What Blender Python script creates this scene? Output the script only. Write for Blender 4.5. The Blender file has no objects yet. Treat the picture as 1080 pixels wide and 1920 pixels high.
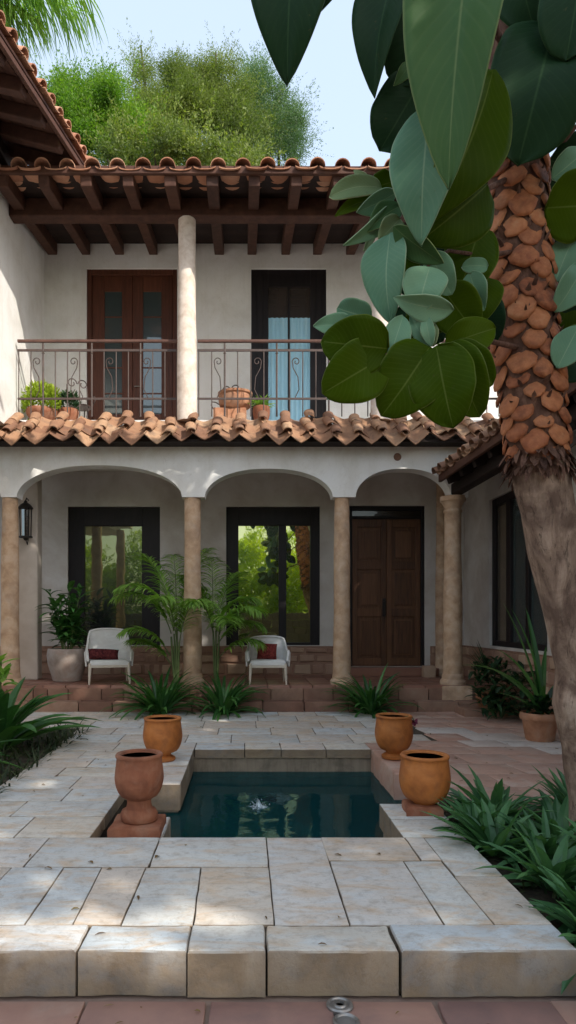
import bpy, math, random
from mathutils import Vector, Matrix, noise
R = math.radians
rng = random.Random(7)
U = rng.uniform
scene = bpy.context.scene
COL = scene.collection
EYE = 1.62            # camera height above the stone deck (deck top is z = 0)


def at(px, py, y):
    """Point of the courtyard at depth y that the photograph shows at (px, py)."""
    return Vector(((px - 460) * y / 1250, y, EYE - (py - 1160) * y / 1250))


# ---------------------------------------------------------------- mesh builder
class MB:
    def __init__(s):
        s.v = []; s.f = []; s.t = []; s.m = []

    def quad(s, a, b, c, d, t=.5, m=0):
        n = len(s.v); s.v += [tuple(a), tuple(b), tuple(c), tuple(d)]
        s.f.append((n, n + 1, n + 2, n + 3)); s.t.append(t); s.m.append(m)

    def tri(s, a, b, c, t=.5, m=0):
        n = len(s.v); s.v += [tuple(a), tuple(b), tuple(c)]
        s.f.append((n, n + 1, n + 2)); s.t.append(t); s.m.append(m)

    def box(s, x0, y0, z0, x1, y1, z1, t=None, m=0):
        if t is None: t = U(0, 1)
        n = len(s.v)
        s.v += [(x0, y0, z0), (x1, y0, z0), (x1, y1, z0), (x0, y1, z0), (x0, y0, z1), (x1, y0, z1), (x1, y1, z1), (x0, y1, z1)]
        for f in ((0, 3, 2, 1), (4, 5, 6, 7), (0, 1, 5, 4), (1, 2, 6, 5), (2, 3, 7, 6), (3, 0, 4, 7)):
            s.f.append(tuple(n + i for i in f)); s.t.append(t); s.m.append(m)

    def bar(s, a, b, w, h, t=None, up=(0, 0, 1), m=0):
        """A rectangular timber from a to b."""
        if t is None: t = U(0, 1)
        a, b = Vector(a), Vector(b); d = (b - a).normalized()
        sx = d.cross(Vector(up)).normalized(); sz = sx.cross(d).normalized()
        n = len(s.v)
        for p in (a, b):
            for i, j in ((-1, -1), (1, -1), (1, 1), (-1, 1)):
                s.v.append(tuple(p + sx * w * .5 * i + sz * h * .5 * j))
        for f in ((0, 1, 2, 3), (7, 6, 5, 4), (0, 4, 5, 1), (1, 5, 6, 2), (2, 6, 7, 3), (3, 7, 4, 0)):
            s.f.append(tuple(n + i for i in f)); s.t.append(t); s.m.append(m)

    def tube(s, pts, rad, n=8, t=.5, m=0, cap=True):
        pts = [Vector(p) for p in pts]
        if not hasattr(rad, '__len__'): rad = [rad] * len(pts)
        rings = []; ref = None
        for i, p in enumerate(pts):
            d = (pts[min(i + 1, len(pts) - 1)] - pts[max(i - 1, 0)]).normalized()
            if ref is None:
                ref = Vector((1, 0, 0)) if abs(d.x) < .8 else Vector((0, 1, 0))
            u = (ref - d * ref.dot(d)).normalized(); w = d.cross(u); ref = u
            base = len(s.v)
            for k in range(n):
                a = 2 * math.pi * k / n
                s.v.append(tuple(p + (u * math.cos(a) + w * math.sin(a)) * rad[i]))
            rings.append(base)
        for i in range(len(rings) - 1):
            for k in range(n):
                k2 = (k + 1) % n
                s.f.append((rings[i] + k, rings[i] + k2, rings[i + 1] + k2, rings[i + 1] + k)); s.t.append(t); s.m.append(m)
        if cap:
            s.f.append(tuple(rings[0] + k for k in reversed(range(n)))); s.t.append(t); s.m.append(m)
            s.f.append(tuple(rings[-1] + k for k in range(n))); s.t.append(t); s.m.append(m)

    def lathe(s, prof, c, n=32, t=.5, m=0, wob=0.0, sx=1.0, sy=1.0):
        """prof: list of (radius, z) from bottom to top (outside) and on down the inside."""
        base = len(s.v); seed = U(0, 50)
        for r, z in prof:
            for k in range(n):
                a = 2 * math.pi * k / n
                q = r * (1 + wob * noise.noise((math.cos(a) * 1.3 + seed, math.sin(a) * 1.3, z * 2.5)))
                s.v.append((c[0] + q * math.cos(a) * sx, c[1] + q * math.sin(a) * sy, c[2] + z))
        for i in range(len(prof) - 1):
            for k in range(n):
                k2 = (k + 1) % n
                s.f.append((base + i * n + k, base + i * n + k2, base + (i + 1) * n + k2, base + (i + 1) * n + k)); s.t.append(t); s.m.append(m)
        if prof[0][0] > 1e-4:
            s.f.append(tuple(base + k for k in reversed(range(n)))); s.t.append(t); s.m.append(m)
        if prof[-1][0] > 1e-4:
            s.f.append(tuple(base + (len(prof) - 1) * n + k for k in range(n))); s.t.append(t); s.m.append(m)

    def slab(s, poly, z0, z1, bev=.012, jit=.006, t=None, step=.09, m=0, tilt=.002):
        """A hand-cut stone: poly is a convex plan outline (counter clockwise); chipped edges, eased arris."""
        if t is None: t = U(0, 1)
        cx = sum(p[0] for p in poly) / len(poly); cy = sum(p[1] for p in poly) / len(poly)
        out = []
        for i in range(len(poly)):
            a, b = poly[i], poly[(i + 1) % len(poly)]
            L = math.hypot(b[0] - a[0], b[1] - a[1]); k = max(1, int(L / step))
            nx, ny = (b[1] - a[1]) / max(L, 1e-6), -(b[0] - a[0]) / max(L, 1e-6)
            for j in range(k):
                f = j / k; x = a[0] + (b[0] - a[0]) * f; y = a[1] + (b[1] - a[1]) * f
                if j == 0:
                    d = .008 * U(.3, 1.0); L2 = math.hypot(cx - x, cy - y)
                    out.append((x + (cx - x) / L2 * d, y + (cy - y) / L2 * d))
                else:
                    q = -abs(jit * (1.2 * noise.noise((x * 3.1, y * 3.1, t * 9)) + U(-.6, .6)))
                    out.append((x + nx * q, y + ny * q))
        n = len(out); base = len(s.v)
        ta, tb = U(-tilt, tilt), U(-tilt, tilt)
        def zz(x, y): return z1 + ta * (x - cx) * 2 + tb * (y - cy) * 2
        for x, y in out: s.v.append((x, y, z0))
        for x, y in out: s.v.append((x, y, zz(x, y) - bev))
        for k, sc in ((1, .45), (2, 1.3)):
            for x, y in out:
                L2 = max(1e-4, math.hypot(cx - x, cy - y)); d = bev * sc
                s.v.append((x + (cx - x) / L2 * d, y + (cy - y) / L2 * d, zz(x, y) - (bev * .3 if k == 1 else 0)))
        for r in range(3):
            for k in range(n):
                k2 = (k + 1) % n
                s.f.append((base + r * n + k, base + r * n + k2, base + (r + 1) * n + k2, base + (r + 1) * n + k)); s.t.append(t); s.m.append(m)
        s.f.append(tuple(base + 3 * n + k for k in range(n))); s.t.append(t); s.m.append(m)

    # --- plants
    def blade(s, base, az, elev, length, width, droop=1.0, t=.5, n=6, fold=.25, shape='strap', m=0, twist=0.0):
        p = Vector(base); e = elev
        ca, sa = math.cos(az), math.sin(az)
        side = Vector((-sa, ca, 0)); prev = None
        for i in range(n + 1):
            f = i / n
            if shape == 'strap': w = width * min(1, .55 + f * 2.2) * (1 - f ** 2.6) ** .8
            elif shape == 'oval': w = width * max(.0, math.sin(math.pi * min(1, f * .97 + .03) ** .8)) ** .8
            else: w = width * (1 - f) ** .7 * min(1, .3 + 3 * f)
            d = Vector((ca * math.cos(e), sa * math.cos(e), math.sin(e)))
            up = side.cross(d) * -1
            if twist: sd = (side * math.cos(twist * f) + up * math.sin(twist * f))
            else: sd = side
            row = (p + sd * w * .5 + up * w * fold, p, p - sd * w * .5 + up * w * fold)
            if prev:
                s.quad(prev[0], prev[1], row[1], row[0], t, m); s.quad(prev[1], prev[2], row[2], row[1], t, m)
            prev = row
            p = p + d * (length / n); e -= droop / n
        return p

    def leafcard(s, p, d, nrm, L, w, t=.5, m=0):
        d = d.normalized(); sd = d.cross(nrm)
        if sd.length < 1e-5: sd = d.orthogonal()
        sd = sd.normalized() * w * .5
        s.quad(p, p + d * L * .45 + sd, p + d * L, p + d * L * .45 - sd, t, m)

    def build(s, name, mats, parent=None, smooth=None, bevel=0, solid=0, weld=False, root=None, sub=0):
        me = bpy.data.meshes.new(name)
        off = Vector((0, 0, 0))
        q = parent
        while q is not None:
            off += q.location; q = q.parent
        vs = s.v if off.length == 0 else [(v[0] - off.x, v[1] - off.y, v[2] - off.z) for v in s.v]
        me.from_pydata(vs, [], s.f)
        if not isinstance(mats, (list, tuple)): mats = [mats]
        for mm in mats: me.materials.append(mm)
        if len(mats) > 1: me.polygons.foreach_set('material_index', s.m)
        at_ = me.attributes.new('tint', 'FLOAT', 'FACE'); at_.data.foreach_set('value', s.t)
        me.update()
        if weld:
            import bmesh
            bm = bmesh.new(); bm.from_mesh(me); bmesh.ops.remove_doubles(bm, verts=bm.verts, dist=1e-4); bm.to_mesh(me); bm.free()
        if smooth is not None:
            me.polygons.foreach_set('use_smooth', [True] * len(me.polygons))
            if smooth < 180: me.set_sharp_from_angle(angle=R(smooth))
        o = bpy.data.objects.new(name, me); COL.objects.link(o)
        if parent is not None: o.parent = parent
        if solid:
            md = o.modifiers.new('thick', 'SOLIDIFY'); md.thickness = solid; md.offset = -1
        if bevel:
            md = o.modifiers.new('ease', 'BEVEL'); md.width = bevel; md.segments = 2; md.limit_method = 'ANGLE'; md.angle_limit = R(40); md.harden_normals = False
        if sub:
            md = o.modifiers.new('soft', 'SUBSURF'); md.levels = sub; md.render_levels = sub
        return o


def tag(o, label=None, cat=None, group=None, kind=None):
    if label: o['label'] = label
    if cat: o['category'] = cat
    if group: o['group'] = group
    if kind: o['kind'] = kind
    return o


def thing(name, loc, label, cat, group=None, kind=None):
    o = bpy.data.objects.new(name, None); COL.objects.link(o)
    o.location = loc; o.empty_display_size = .2
    return tag(o, label, cat, group, kind)


# ---------------------------------------------------------------- materials
class G:
    """Small node-graph helper."""
    def __init__(s, name):
        s.mat = bpy.data.materials.new(name); s.mat.use_nodes = True
        s.nt = s.mat.node_tree; s.nt.nodes.clear()
        s.out = s.nt.nodes.new('ShaderNodeOutputMaterial')

    def n(s, typ, **kw):
        nd = s.nt.nodes.new(typ)
        for k, v in kw.items():
            if k.startswith('i_'):
                key = k[2:]
                key = int(key) if key.isdigit() else key.replace('_', ' ')
                nd.inputs[key].default_value = v
            else: setattr(nd, k, v)
        return nd

    def l(s, a, b): s.nt.links.new(a, b)

    def coords(s, sc=(1, 1, 1), world=False):
        if world:
            g = s.n('ShaderNodeNewGeometry'); src = g.outputs['Position']
        else:
            g = s.n('ShaderNodeTexCoord'); src = g.outputs['Object']
        mp = s.n('ShaderNodeMapping'); mp.inputs['Scale'].default_value = sc
        s.l(src, mp.inputs['Vector']); return mp.outputs['Vector']

    def noise(s, vec, scale, detail=4, rough=.55, dist=0):
        n = s.n('ShaderNodeTexNoise'); n.inputs['Scale'].default_value = scale; n.inputs['Detail'].default_value = detail
        n.inputs['Roughness'].default_value = rough; n.inputs['Distortion'].default_value = dist
        s.l(vec, n.inputs['Vector']); return n.outputs['Fac']

    def tint(s):
        a = s.n('ShaderNodeAttribute', attribute_name='tint'); return a.outputs['Fac']

    def math(s, op, a, b=None, clamp=False):
        m = s.n('ShaderNodeMath', operation=op); m.use_clamp = clamp
        for i, x in enumerate((a, b)):
            if x is None: continue
            if isinstance(x, (int, float)): m.inputs[i].default_value = x
            else: s.l(x, m.inputs[i])
        return m.outputs[0]

    def ramp(s, fac, stops):
        r = s.n('ShaderNodeValToRGB'); el = r.color_ramp.elements
        while len(el) > 1: el.remove(el[-1])
        el[0].position = stops[0][0]; el[0].color = (*stops[0][1], 1)
        for p, c in stops[1:]:
            e = el.new(p); e.color = (*c, 1)
        s.l(fac, r.inputs['Fac']); return r.outputs['Color']

    def mix(s, fac, a, b, mode='MIX'):
        m = s.n('ShaderNodeMix', data_type='RGBA', blend_type=mode)
        if isinstance(fac, (int, float)): m.inputs[0].default_value = fac
        else: s.l(fac, m.inputs[0])
        for i, x in ((6, a), (7, b)):
            if isinstance(x, tuple): m.inputs[i].default_value = (*x, 1)
            else: s.l(x, m.inputs[i])
        return m.outputs[2]

    def bump(s, h, strength=.3, dist=.02, prev=None):
        b = s.n('ShaderNodeBump'); b.inputs['Strength'].default_value = strength; b.inputs['Distance'].default_value = dist
        s.l(h, b.inputs['Height'])
        if prev is not None: s.l(prev, b.inputs['Normal'])
        return b.outputs['Normal']

    def pbr(s, col, rough=.7, normal=None, spec=.4, metal=0.0, trans=0.0, sheen=0):
        p = s.n('ShaderNodeBsdfPrincipled')
        if isinstance(col, tuple): p.inputs['Base Color'].default_value = (*col, 1)
        else: s.l(col, p.inputs['Base Color'])
        if isinstance(rough, (int, float)): p.inputs['Roughness'].default_value = rough
        else: s.l(rough, p.inputs['Roughness'])
        p.inputs['Specular IOR Level'].default_value = spec; p.inputs['Metallic'].default_value = metal
        if normal is not None: s.l(normal, p.inputs['Normal'])
        return p.outputs[0]

    def done(s, sh): s.l(sh, s.out.inputs['Surface']); return s.mat


def m_generic(name, stops, scale=3, sc=(1, 1, 1), tw=.4, detail=5, rough=.75, bump=.3, bscale=25, bdist=.01, spec=.3, stain=None, stain_scale=1.2, stain_amt=.5, dist=.3, metal=0, world=False, bsc=None):
    g = G(name); v = g.coords(sc, world)
    f = g.noise(v, scale, detail, .6, dist)
    f = g.math('MULTIPLY_ADD', f, 1.6); g.nt.nodes[-1].inputs[2].default_value = -.3
    fac = g.math('ADD', g.math('MULTIPLY', f, 1 - tw), g.math('MULTIPLY', g.tint(), tw), True)
    c = g.ramp(fac, stops)
    if stain:
        sn = g.noise(g.coords((1, 1, 1), world), stain_scale, 6, .65, .6)
        c = g.mix(g.math('MULTIPLY', g.ramp(sn, [(.48, (0, 0, 0)), (.72, (1, 1, 1))]), stain_amt), c, stain)
    hb = g.noise(v if bsc is None else g.coords(bsc, world), bscale, 6, .65)
    return g.done(g.pbr(c, rough, g.bump(hb, bump, bdist), spec, metal))


def m_leaf(name, stops, rough=.45, trans=.35, tcol=(1.3, 1.5, .5), spec=.4, scale=3.0, tw=.7, bump=0.0, sc=(1, 1, 1), back=None):
    g = G(name); v = g.coords(sc)
    f = g.noise(v, scale, 3)
    fac = g.math('ADD', g.math('MULTIPLY', f, 1 - tw), g.math('MULTIPLY', g.tint(), tw), True)
    c = g.ramp(fac, stops)
    if back:
        geo = g.n('ShaderNodeNewGeometry'); c = g.mix(geo.outputs['Backfacing'], c, back)
    nrm = g.bump(g.noise(v, 40, 3), bump, .01) if bump else None
    p = g.pbr(c, rough, nrm, spec)
    t = g.n('ShaderNodeBsdfTranslucent')
    g.l(g.mix(1.0, c, tcol, 'MULTIPLY'), t.inputs['Color'])
    mx = g.n('ShaderNodeMixShader'); mx.inputs[0].default_value = trans
    g.l(p, mx.inputs[1]); g.l(t.outputs[0], mx.inputs[2])
    return g.done(mx.outputs[0])
M = {}
def plaster():
    g = G('white_plaster'); v = g.coords()
    n1 = g.noise(v, 1.3, 6, .6, .4); c = g.ramp(n1, [(.3, (.70, .68, .64)), (.5, (.80, .785, .76)), (.7, (.84, .83, .82))])
    st = g.noise(g.coords((2.2, 2.2, .16)), 1.6, 6, .7, .5)                      # rain streaks
    c = g.mix(g.math('MULTIPLY', g.ramp(st, [(.5, (0, 0, 0)), (.72, (1, 1, 1))]), .18), c, (.52, .46, .39))
    bl = g.noise(v, .7, 6, .68, .8)                                              # old damp patches
    c = g.mix(g.math('MULTIPLY', g.ramp(bl, [(.52, (0, 0, 0)), (.7, (1, 1, 1))]), .30), c, (.55, .48, .40))
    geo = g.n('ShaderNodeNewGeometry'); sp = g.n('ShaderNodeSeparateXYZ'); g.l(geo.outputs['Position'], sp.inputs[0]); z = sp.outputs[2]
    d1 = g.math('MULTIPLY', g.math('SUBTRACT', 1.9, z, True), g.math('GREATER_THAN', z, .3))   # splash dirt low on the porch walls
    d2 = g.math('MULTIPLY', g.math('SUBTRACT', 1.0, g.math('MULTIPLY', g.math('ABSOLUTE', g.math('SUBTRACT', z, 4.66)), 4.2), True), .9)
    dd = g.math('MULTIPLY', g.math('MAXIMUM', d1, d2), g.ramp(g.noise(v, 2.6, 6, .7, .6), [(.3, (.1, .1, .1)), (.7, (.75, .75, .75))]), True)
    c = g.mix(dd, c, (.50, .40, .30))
    vo = g.noise(g.coords((1, 1, .7)), 1.7, 7, .6, 2.5)
    c = g.mix(g.math('MULTIPLY', g.ramp(vo, [(.493, (0, 0, 0)), (.4995, (1, 1, 1)), (.506, (0, 0, 0))]), .22), c, (.38, .33, .28))
    b1 = g.bump(g.noise(v, 5, 5, .6, .5), .22, .03); b2 = g.bump(g.noise(v, 34, 4, .7), .12, .006, b1)
    return g.done(g.pbr(c, .9, b2, .15))
M['plaster'] = plaster()
M['plaster_porch'] = m_generic('shaded_porch_plaster', [(.2, (.47, .42, .375)), (.5, (.58, .54, .50)), (.8, (.66, .63, .60))], scale=1.0, tw=0, rough=.9, bump=.2, bscale=8, bdist=.02, spec=.15, stain=(.40, .33, .27), stain_scale=1.4, stain_amt=.5)  # darker plaster copy; shade of porch and side wing put into its colour
M['plaster_plain'] = m_generic('plain_plaster', [(.0, (.70, .68, .65)), (.5, (.80, .785, .76)), (1, (.84, .83, .82))], scale=1.3, tw=.1, rough=.9, bump=.18, bscale=9, bdist=.02, spec=.15, stain=(.50, .46, .41), stain_scale=.9, stain_amt=.28)
M['plaster_warm'] = m_generic('warm_plaster', [(.0, (.42, .35, .29)), (.6, (.55, .48, .42)), (1, (.62, .56, .50))], scale=1.6, tw=.1, rough=.9, bump=.2, bscale=10, bdist=.02, spec=.15, stain=(.36, .28, .22), stain_amt=.5)
M['column'] = m_generic('column_stone', [(.15, (.37, .225, .135)), (.5, (.55, .37, .24)), (.85, (.65, .49, .36))], scale=5, tw=.05, rough=.85, bump=.35, bscale=22, bdist=.012, stain=(.30, .21, .16), stain_scale=3, stain_amt=.5)
M['column_pale'] = m_generic('pale_column_stone', [(.2, (.58, .47, .39)), (.5, (.70, .60, .52)), (.9, (.78, .70, .63))], scale=6, tw=.05, rough=.85, bump=.35, bscale=24, bdist=.012, stain=(.42, .29, .20), stain_scale=5, stain_amt=.55)
M['timber'] = m_generic('roof_timber', [(.1, (.022, .010, .007)), (.5, (.066, .028, .018)), (1, (.13, .058, .036))], scale=2.2, sc=(3, 3, 3), tw=.45, rough=.7, bump=.4, bscale=14, bdist=.01, stain=(.05, .02, .014), stain_scale=2.5, stain_amt=.5)
M['timber_dark'] = m_generic('dark_timber', [(.1, (.008, .005, .004)), (.6, (.02, .010, .008)), (1, (.04, .019, .015))], scale=2.2, sc=(3, 3, 3), tw=.45, rough=.7, bump=.4, bscale=14)
M['door_wood'] = m_generic('door_wood', [(.1, (.03, .013, .007)), (.5, (.11, .047, .022)), (1, (.21, .095, .045))], scale=3, sc=(9, 9, .7), tw=.35, rough=.5, bump=.25, bscale=5, bdist=.005, spec=.4, bsc=(9, 9, .7))
M['red_door'] = m_generic('french_door_wood', [(.1, (.045, .015, .008)), (.5, (.095, .031, .017)), (1, (.15, .05, .026))], scale=3, sc=(9, 9, .7), tw=.3, rough=.5, bump=.2, bscale=5, bdist=.005, bsc=(9, 9, .7))
M['black_frame'] = m_generic('dark_stained_frame', [(.0, (.006, .005, .006)), (1, (.022, .016, .017))], scale=3, sc=(6, 6, 1), tw=.3, rough=.5, bump=.1)
M['tile_lower'] = m_generic('clay_tile', [(.0, (.085, .043, .030)), (.3, (.235, .12, .072)), (.6, (.36, .20, .115)), (1, (.49, .335, .21))], scale=5, tw=.6, rough=.85, bump=.4, bscale=30, bdist=.008, stain=(.10, .065, .055), stain_scale=5, stain_amt=.8)
M['tile_upper'] = m_generic('roof_clay_tile', [(.0, (.22, .09, .055)), (.5, (.46, .22, .13)), (1, (.60, .38, .26))], scale=5, tw=.55, rough=.85, bump=.35, bscale=30, bdist=.008, stain=(.16, .09, .07), stain_scale=4, stain_amt=.4)
M['iron'] = m_generic('wrought_iron', [(.0, (.03, .02, .018)), (1, (.085, .05, .04))], scale=9, tw=.2, rough=.55, bump=.15, spec=.5)
M['rail'] = m_generic('rusty_handrail', [(.0, (.06, .028, .022)), (1, (.15, .075, .055))], scale=9, tw=.2, rough=.6, bump=.15)
M['lantern'] = m_generic('black_iron', [(.0, (.012, .01, .01)), (1, (.03, .025, .022))], scale=9, rough=.5)
M['step_stone'] = m_generic('step_stone', [(.0, (.13, .065, .045)), (.4, (.22, .115, .08)), (.75, (.30, .18, .125)), (1, (.36, .25, .18))], scale=4, tw=.5, rough=.85, bump=.5, bscale=14, stain=(.10, .07, .05), stain_amt=.6)
M['rubble'] = m_generic('plinth_stone', [(.0, (.20, .105, .07)), (.4, (.33, .20, .14)), (.75, (.42, .29, .20)), (1, (.48, .37, .27))], scale=4, tw=.6, rough=.85, bump=.4, bscale=18, stain=(.2, .12, .09), stain_amt=.4)
M['soil'] = m_generic('dark_soil', [(.0, (.012, .01, .007)), (1, (.06, .045, .028))], scale=14, tw=0, rough=.95, bump=.9, bscale=40, bdist=.03)
M['joint'] = m_generic('joint_dirt', [(.0, (.035, .027, .02)), (1, (.11, .085, .06))], scale=10, tw=0, rough=.95, bump=.6, bscale=40)
M['lower_tile'] = m_generic('red_floor_tile', [(.0, (.16, .105, .10)), (.35, (.27, .155, .13)), (.7, (.37, .215, .165)), (1, (.42, .31, .25))], scale=3.2, tw=.5, rough=.62, bump=.25, bscale=14, bdist=.01, stain=(.17, .12, .11), stain_scale=3, stain_amt=.5)
M['porch_tile'] = m_generic('porch_clay_tile', [(.0, (.16, .075, .055)), (.5, (.26, .12, .08)), (1, (.33, .17, .12))], scale=4, tw=.6, rough=.45, bump=.2, bscale=14, spec=.45)
M['urn'] = m_generic('terracotta', [(.1, (.24, .075, .022)), (.5, (.45, .15, .036)), (.9, (.55, .215, .065))], scale=5, tw=.0, rough=.62, bump=.25, bscale=24, bdist=.008, stain=(.19, .07, .035), stain_scale=4, stain_amt=.75)
M['urn_dark'] = m_generic('weathered_terracotta', [(.1, (.13, .048, .028)), (.5, (.26, .095, .05)), (.9, (.34, .15, .085))], scale=5, tw=.0, rough=.85, bump=.3, bscale=24, bdist=.008, stain=(.36, .24, .17), stain_scale=3.5, stain_amt=.45)
M['pot'] = m_generic('clay_pot', [(.1, (.24, .10, .055)), (.5, (.40, .19, .105)), (.9, (.50, .27, .17))], scale=5, tw=.0, rough=.85, bump=.25, bscale=20, stain=(.30, .22, .17), stain_amt=.5, stain_scale=4)
M['pot_pale'] = m_generic('pale_glazed_pot', [(.1, (.22, .155, .12)), (.5, (.36, .30, .26)), (.9, (.46, .41, .37))], scale=3, tw=.0, rough=.6, bump=.15, stain=(.28, .15, .10), stain_amt=.7, stain_scale=3)
M['rattan'] = m_generic('white_painted_cane', [(.0, (.60, .58, .55)), (1, (.80, .79, .77))], scale=6, tw=.1, rough=.6, bump=.35, bscale=30, sc=(1, 1, 3), stain=(.5, .44, .37), stain_amt=.3, stain_scale=4)
M['cream'] = m_generic('cream_painted_wood', [(.0, (.50, .42, .33)), (1, (.68, .61, .52))], scale=6, tw=.1, rough=.6, bump=.15)
M['cushion'] = m_generic('red_woven_fabric', [(.2, (.06, .012, .012)), (.5, (.16, .03, .026)), (.8, (.27, .065, .05)), (1, (.40, .2, .15))], scale=26, tw=.0, rough=.95, bump=.4, bscale=90, bdist=.004, spec=.1)
M['cushion_dark'] = m_generic('plum_woven_fabric', [(.2, (.025, .008, .012)), (.5, (.09, .02, .022)), (.8, (.17, .045, .04)), (1, (.3, .16, .14))], scale=24, tw=.0, rough=.95, bump=.4, bscale=90, bdist=.004, spec=.1)
M['steel'] = m_generic('worn_steel', [(.0, (.16, .15, .14)), (1, (.42, .40, .38))], scale=16, tw=.2, rough=.42, bump=.2, metal=.7)
M['hole'] = m_generic('drain_shadow', [(.0, (.006, .006, .006)), (1, (.012, .011, .01))], scale=5)
M['reflection_sheet'] = m_generic('painted_sky_reflection', [(.0, (.28, .60, .80)), (1, (.55, .82, .95))], scale=4, sc=(7, 7, .3), tw=0, rough=.9, bump=.6, bscale=5, bsc=(7, 7, .2), bdist=.03)
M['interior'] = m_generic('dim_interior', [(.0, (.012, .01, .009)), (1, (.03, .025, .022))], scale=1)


def deck_stone():
    g = G('sandstone_flag'); v = g.coords((1, 1, 1)); t = g.tint()
    # every stone gets its own piece of the pattern
    off = g.n('ShaderNodeCombineXYZ'); g.l(g.math('MULTIPLY', t, 37.0), off.inputs[0]); g.l(g.math('MULTIPLY', t, 91.0), off.inputs[1])
    va = g.n('ShaderNodeVectorMath', operation='ADD'); g.l(v, va.inputs[0]); g.l(off.outputs[0], va.inputs[1]); vv = va.outputs[0]
    base = g.ramp(t, [(0, (.52, .515, .49)), (.22, (.62, .61, .57)), (.4, (.53, .565, .58)), (.55, (.63, .575, .49)), (.7, (.61, .53, .46)), (.85, (.58, .50, .42)), (1, (.62, .62, .61))])
    mp = g.n('ShaderNodeMapping'); mp.inputs['Scale'].default_value = (1.0, 2.6, 1.5); mp.inputs['Rotation'].default_value = (0, 0, .25); g.l(vv, mp.inputs['Vector'])
    n1 = g.noise(mp.outputs[0], 2.0, 7, .66, 1.4)
    c = g.mix(g.math('MULTIPLY', g.ramp(n1, [(.48, (0, 0, 0)), (.64, (1, 1, 1))]), .62), base, (.55, .375, .22))
    n2 = g.noise(mp.outputs[0], 3.4, 6, .6, .8)
    c = g.mix(g.math('MULTIPLY', g.ramp(n2, [(.5, (0, 0, 0)), (.7, (1, 1, 1))]), .55), c, (.52, .58, .62))
    n3 = g.noise(vv, 11, 6, .7, .3)
    c = g.mix(g.math('MULTIPLY', g.ramp(n3, [(.5, (0, 0, 0)), (.72, (1, 1, 1))]), .5), c, (.25, .195, .14))
    mp2 = g.n('ShaderNodeMapping'); mp2.inputs['Scale'].default_value = (1.2, 3.2, 1.2); g.l(vv, mp2.inputs['Vector'])
    n4 = g.noise(mp2.outputs[0], 2.6, 5, .6, 2.2)
    crack = g.ramp(n4, [(.487, (0, 0, 0)), (.4995, (1, 1, 1)), (.512, (0, 0, 0))])
    c = g.mix(g.math('MULTIPLY', crack, .4), c, (.2, .15, .105))
    # side faces mixed to a darker ochre brown, mottled by noise
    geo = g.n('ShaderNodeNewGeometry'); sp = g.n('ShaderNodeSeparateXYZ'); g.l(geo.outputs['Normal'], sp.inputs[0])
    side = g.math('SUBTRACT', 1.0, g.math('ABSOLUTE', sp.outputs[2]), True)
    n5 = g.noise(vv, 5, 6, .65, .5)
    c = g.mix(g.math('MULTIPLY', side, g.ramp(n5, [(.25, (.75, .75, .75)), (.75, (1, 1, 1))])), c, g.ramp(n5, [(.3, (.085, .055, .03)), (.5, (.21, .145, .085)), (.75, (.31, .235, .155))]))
    b1 = g.bump(g.noise(vv, 4, 5, .6, .4), .35, .03)
    b2 = g.bump(g.noise(vv, 26, 6, .75), .5, .010, b1)
    rg = g.ramp(n3, [(.3, (.5, .5, .5)), (.7, (.78, .78, .78))])
    return g.done(g.pbr(c, rg, b2, .35))
M['deck'] = deck_stone()


def red_paving():
    g = G('pink_stone_paving'); v = g.coords(); t = g.tint()
    off = g.n('ShaderNodeCombineXYZ'); g.l(g.math('MULTIPLY', t, 53.0), off.inputs[0]); g.l(g.math('MULTIPLY', t, 17.0), off.inputs[1])
    va = g.n('ShaderNodeVectorMath', operation='ADD'); g.l(v, va.inputs[0]); g.l(off.outputs[0], va.inputs[1]); vv = va.outputs[0]
    base = g.ramp(t, [(0, (.44, .25, .185)), (.3, (.52, .32, .24)), (.55, (.47, .29, .225)), (.75, (.56, .42, .35)), (1, (.58, .54, .50))])
    n1 = g.noise(vv, 2.4, 6, .65, 1.0)
    c = g.mix(g.math('MULTIPLY', g.ramp(n1, [(.45, (0, 0, 0)), (.68, (1, 1, 1))]), .6), base, (.55, .45, .38))
    n3 = g.noise(vv, 9, 6, .7, .3)
    c = g.mix(g.math('MULTIPLY', g.ramp(n3, [(.5, (0, 0, 0)), (.75, (1, 1, 1))]), .45), c, (.26, .15, .11))
    return g.done(g.pbr(c, .62, g.bump(g.noise(vv, 14, 6, .65), .3, .012), .35))
M['red_paving'] = red_paving()


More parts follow.
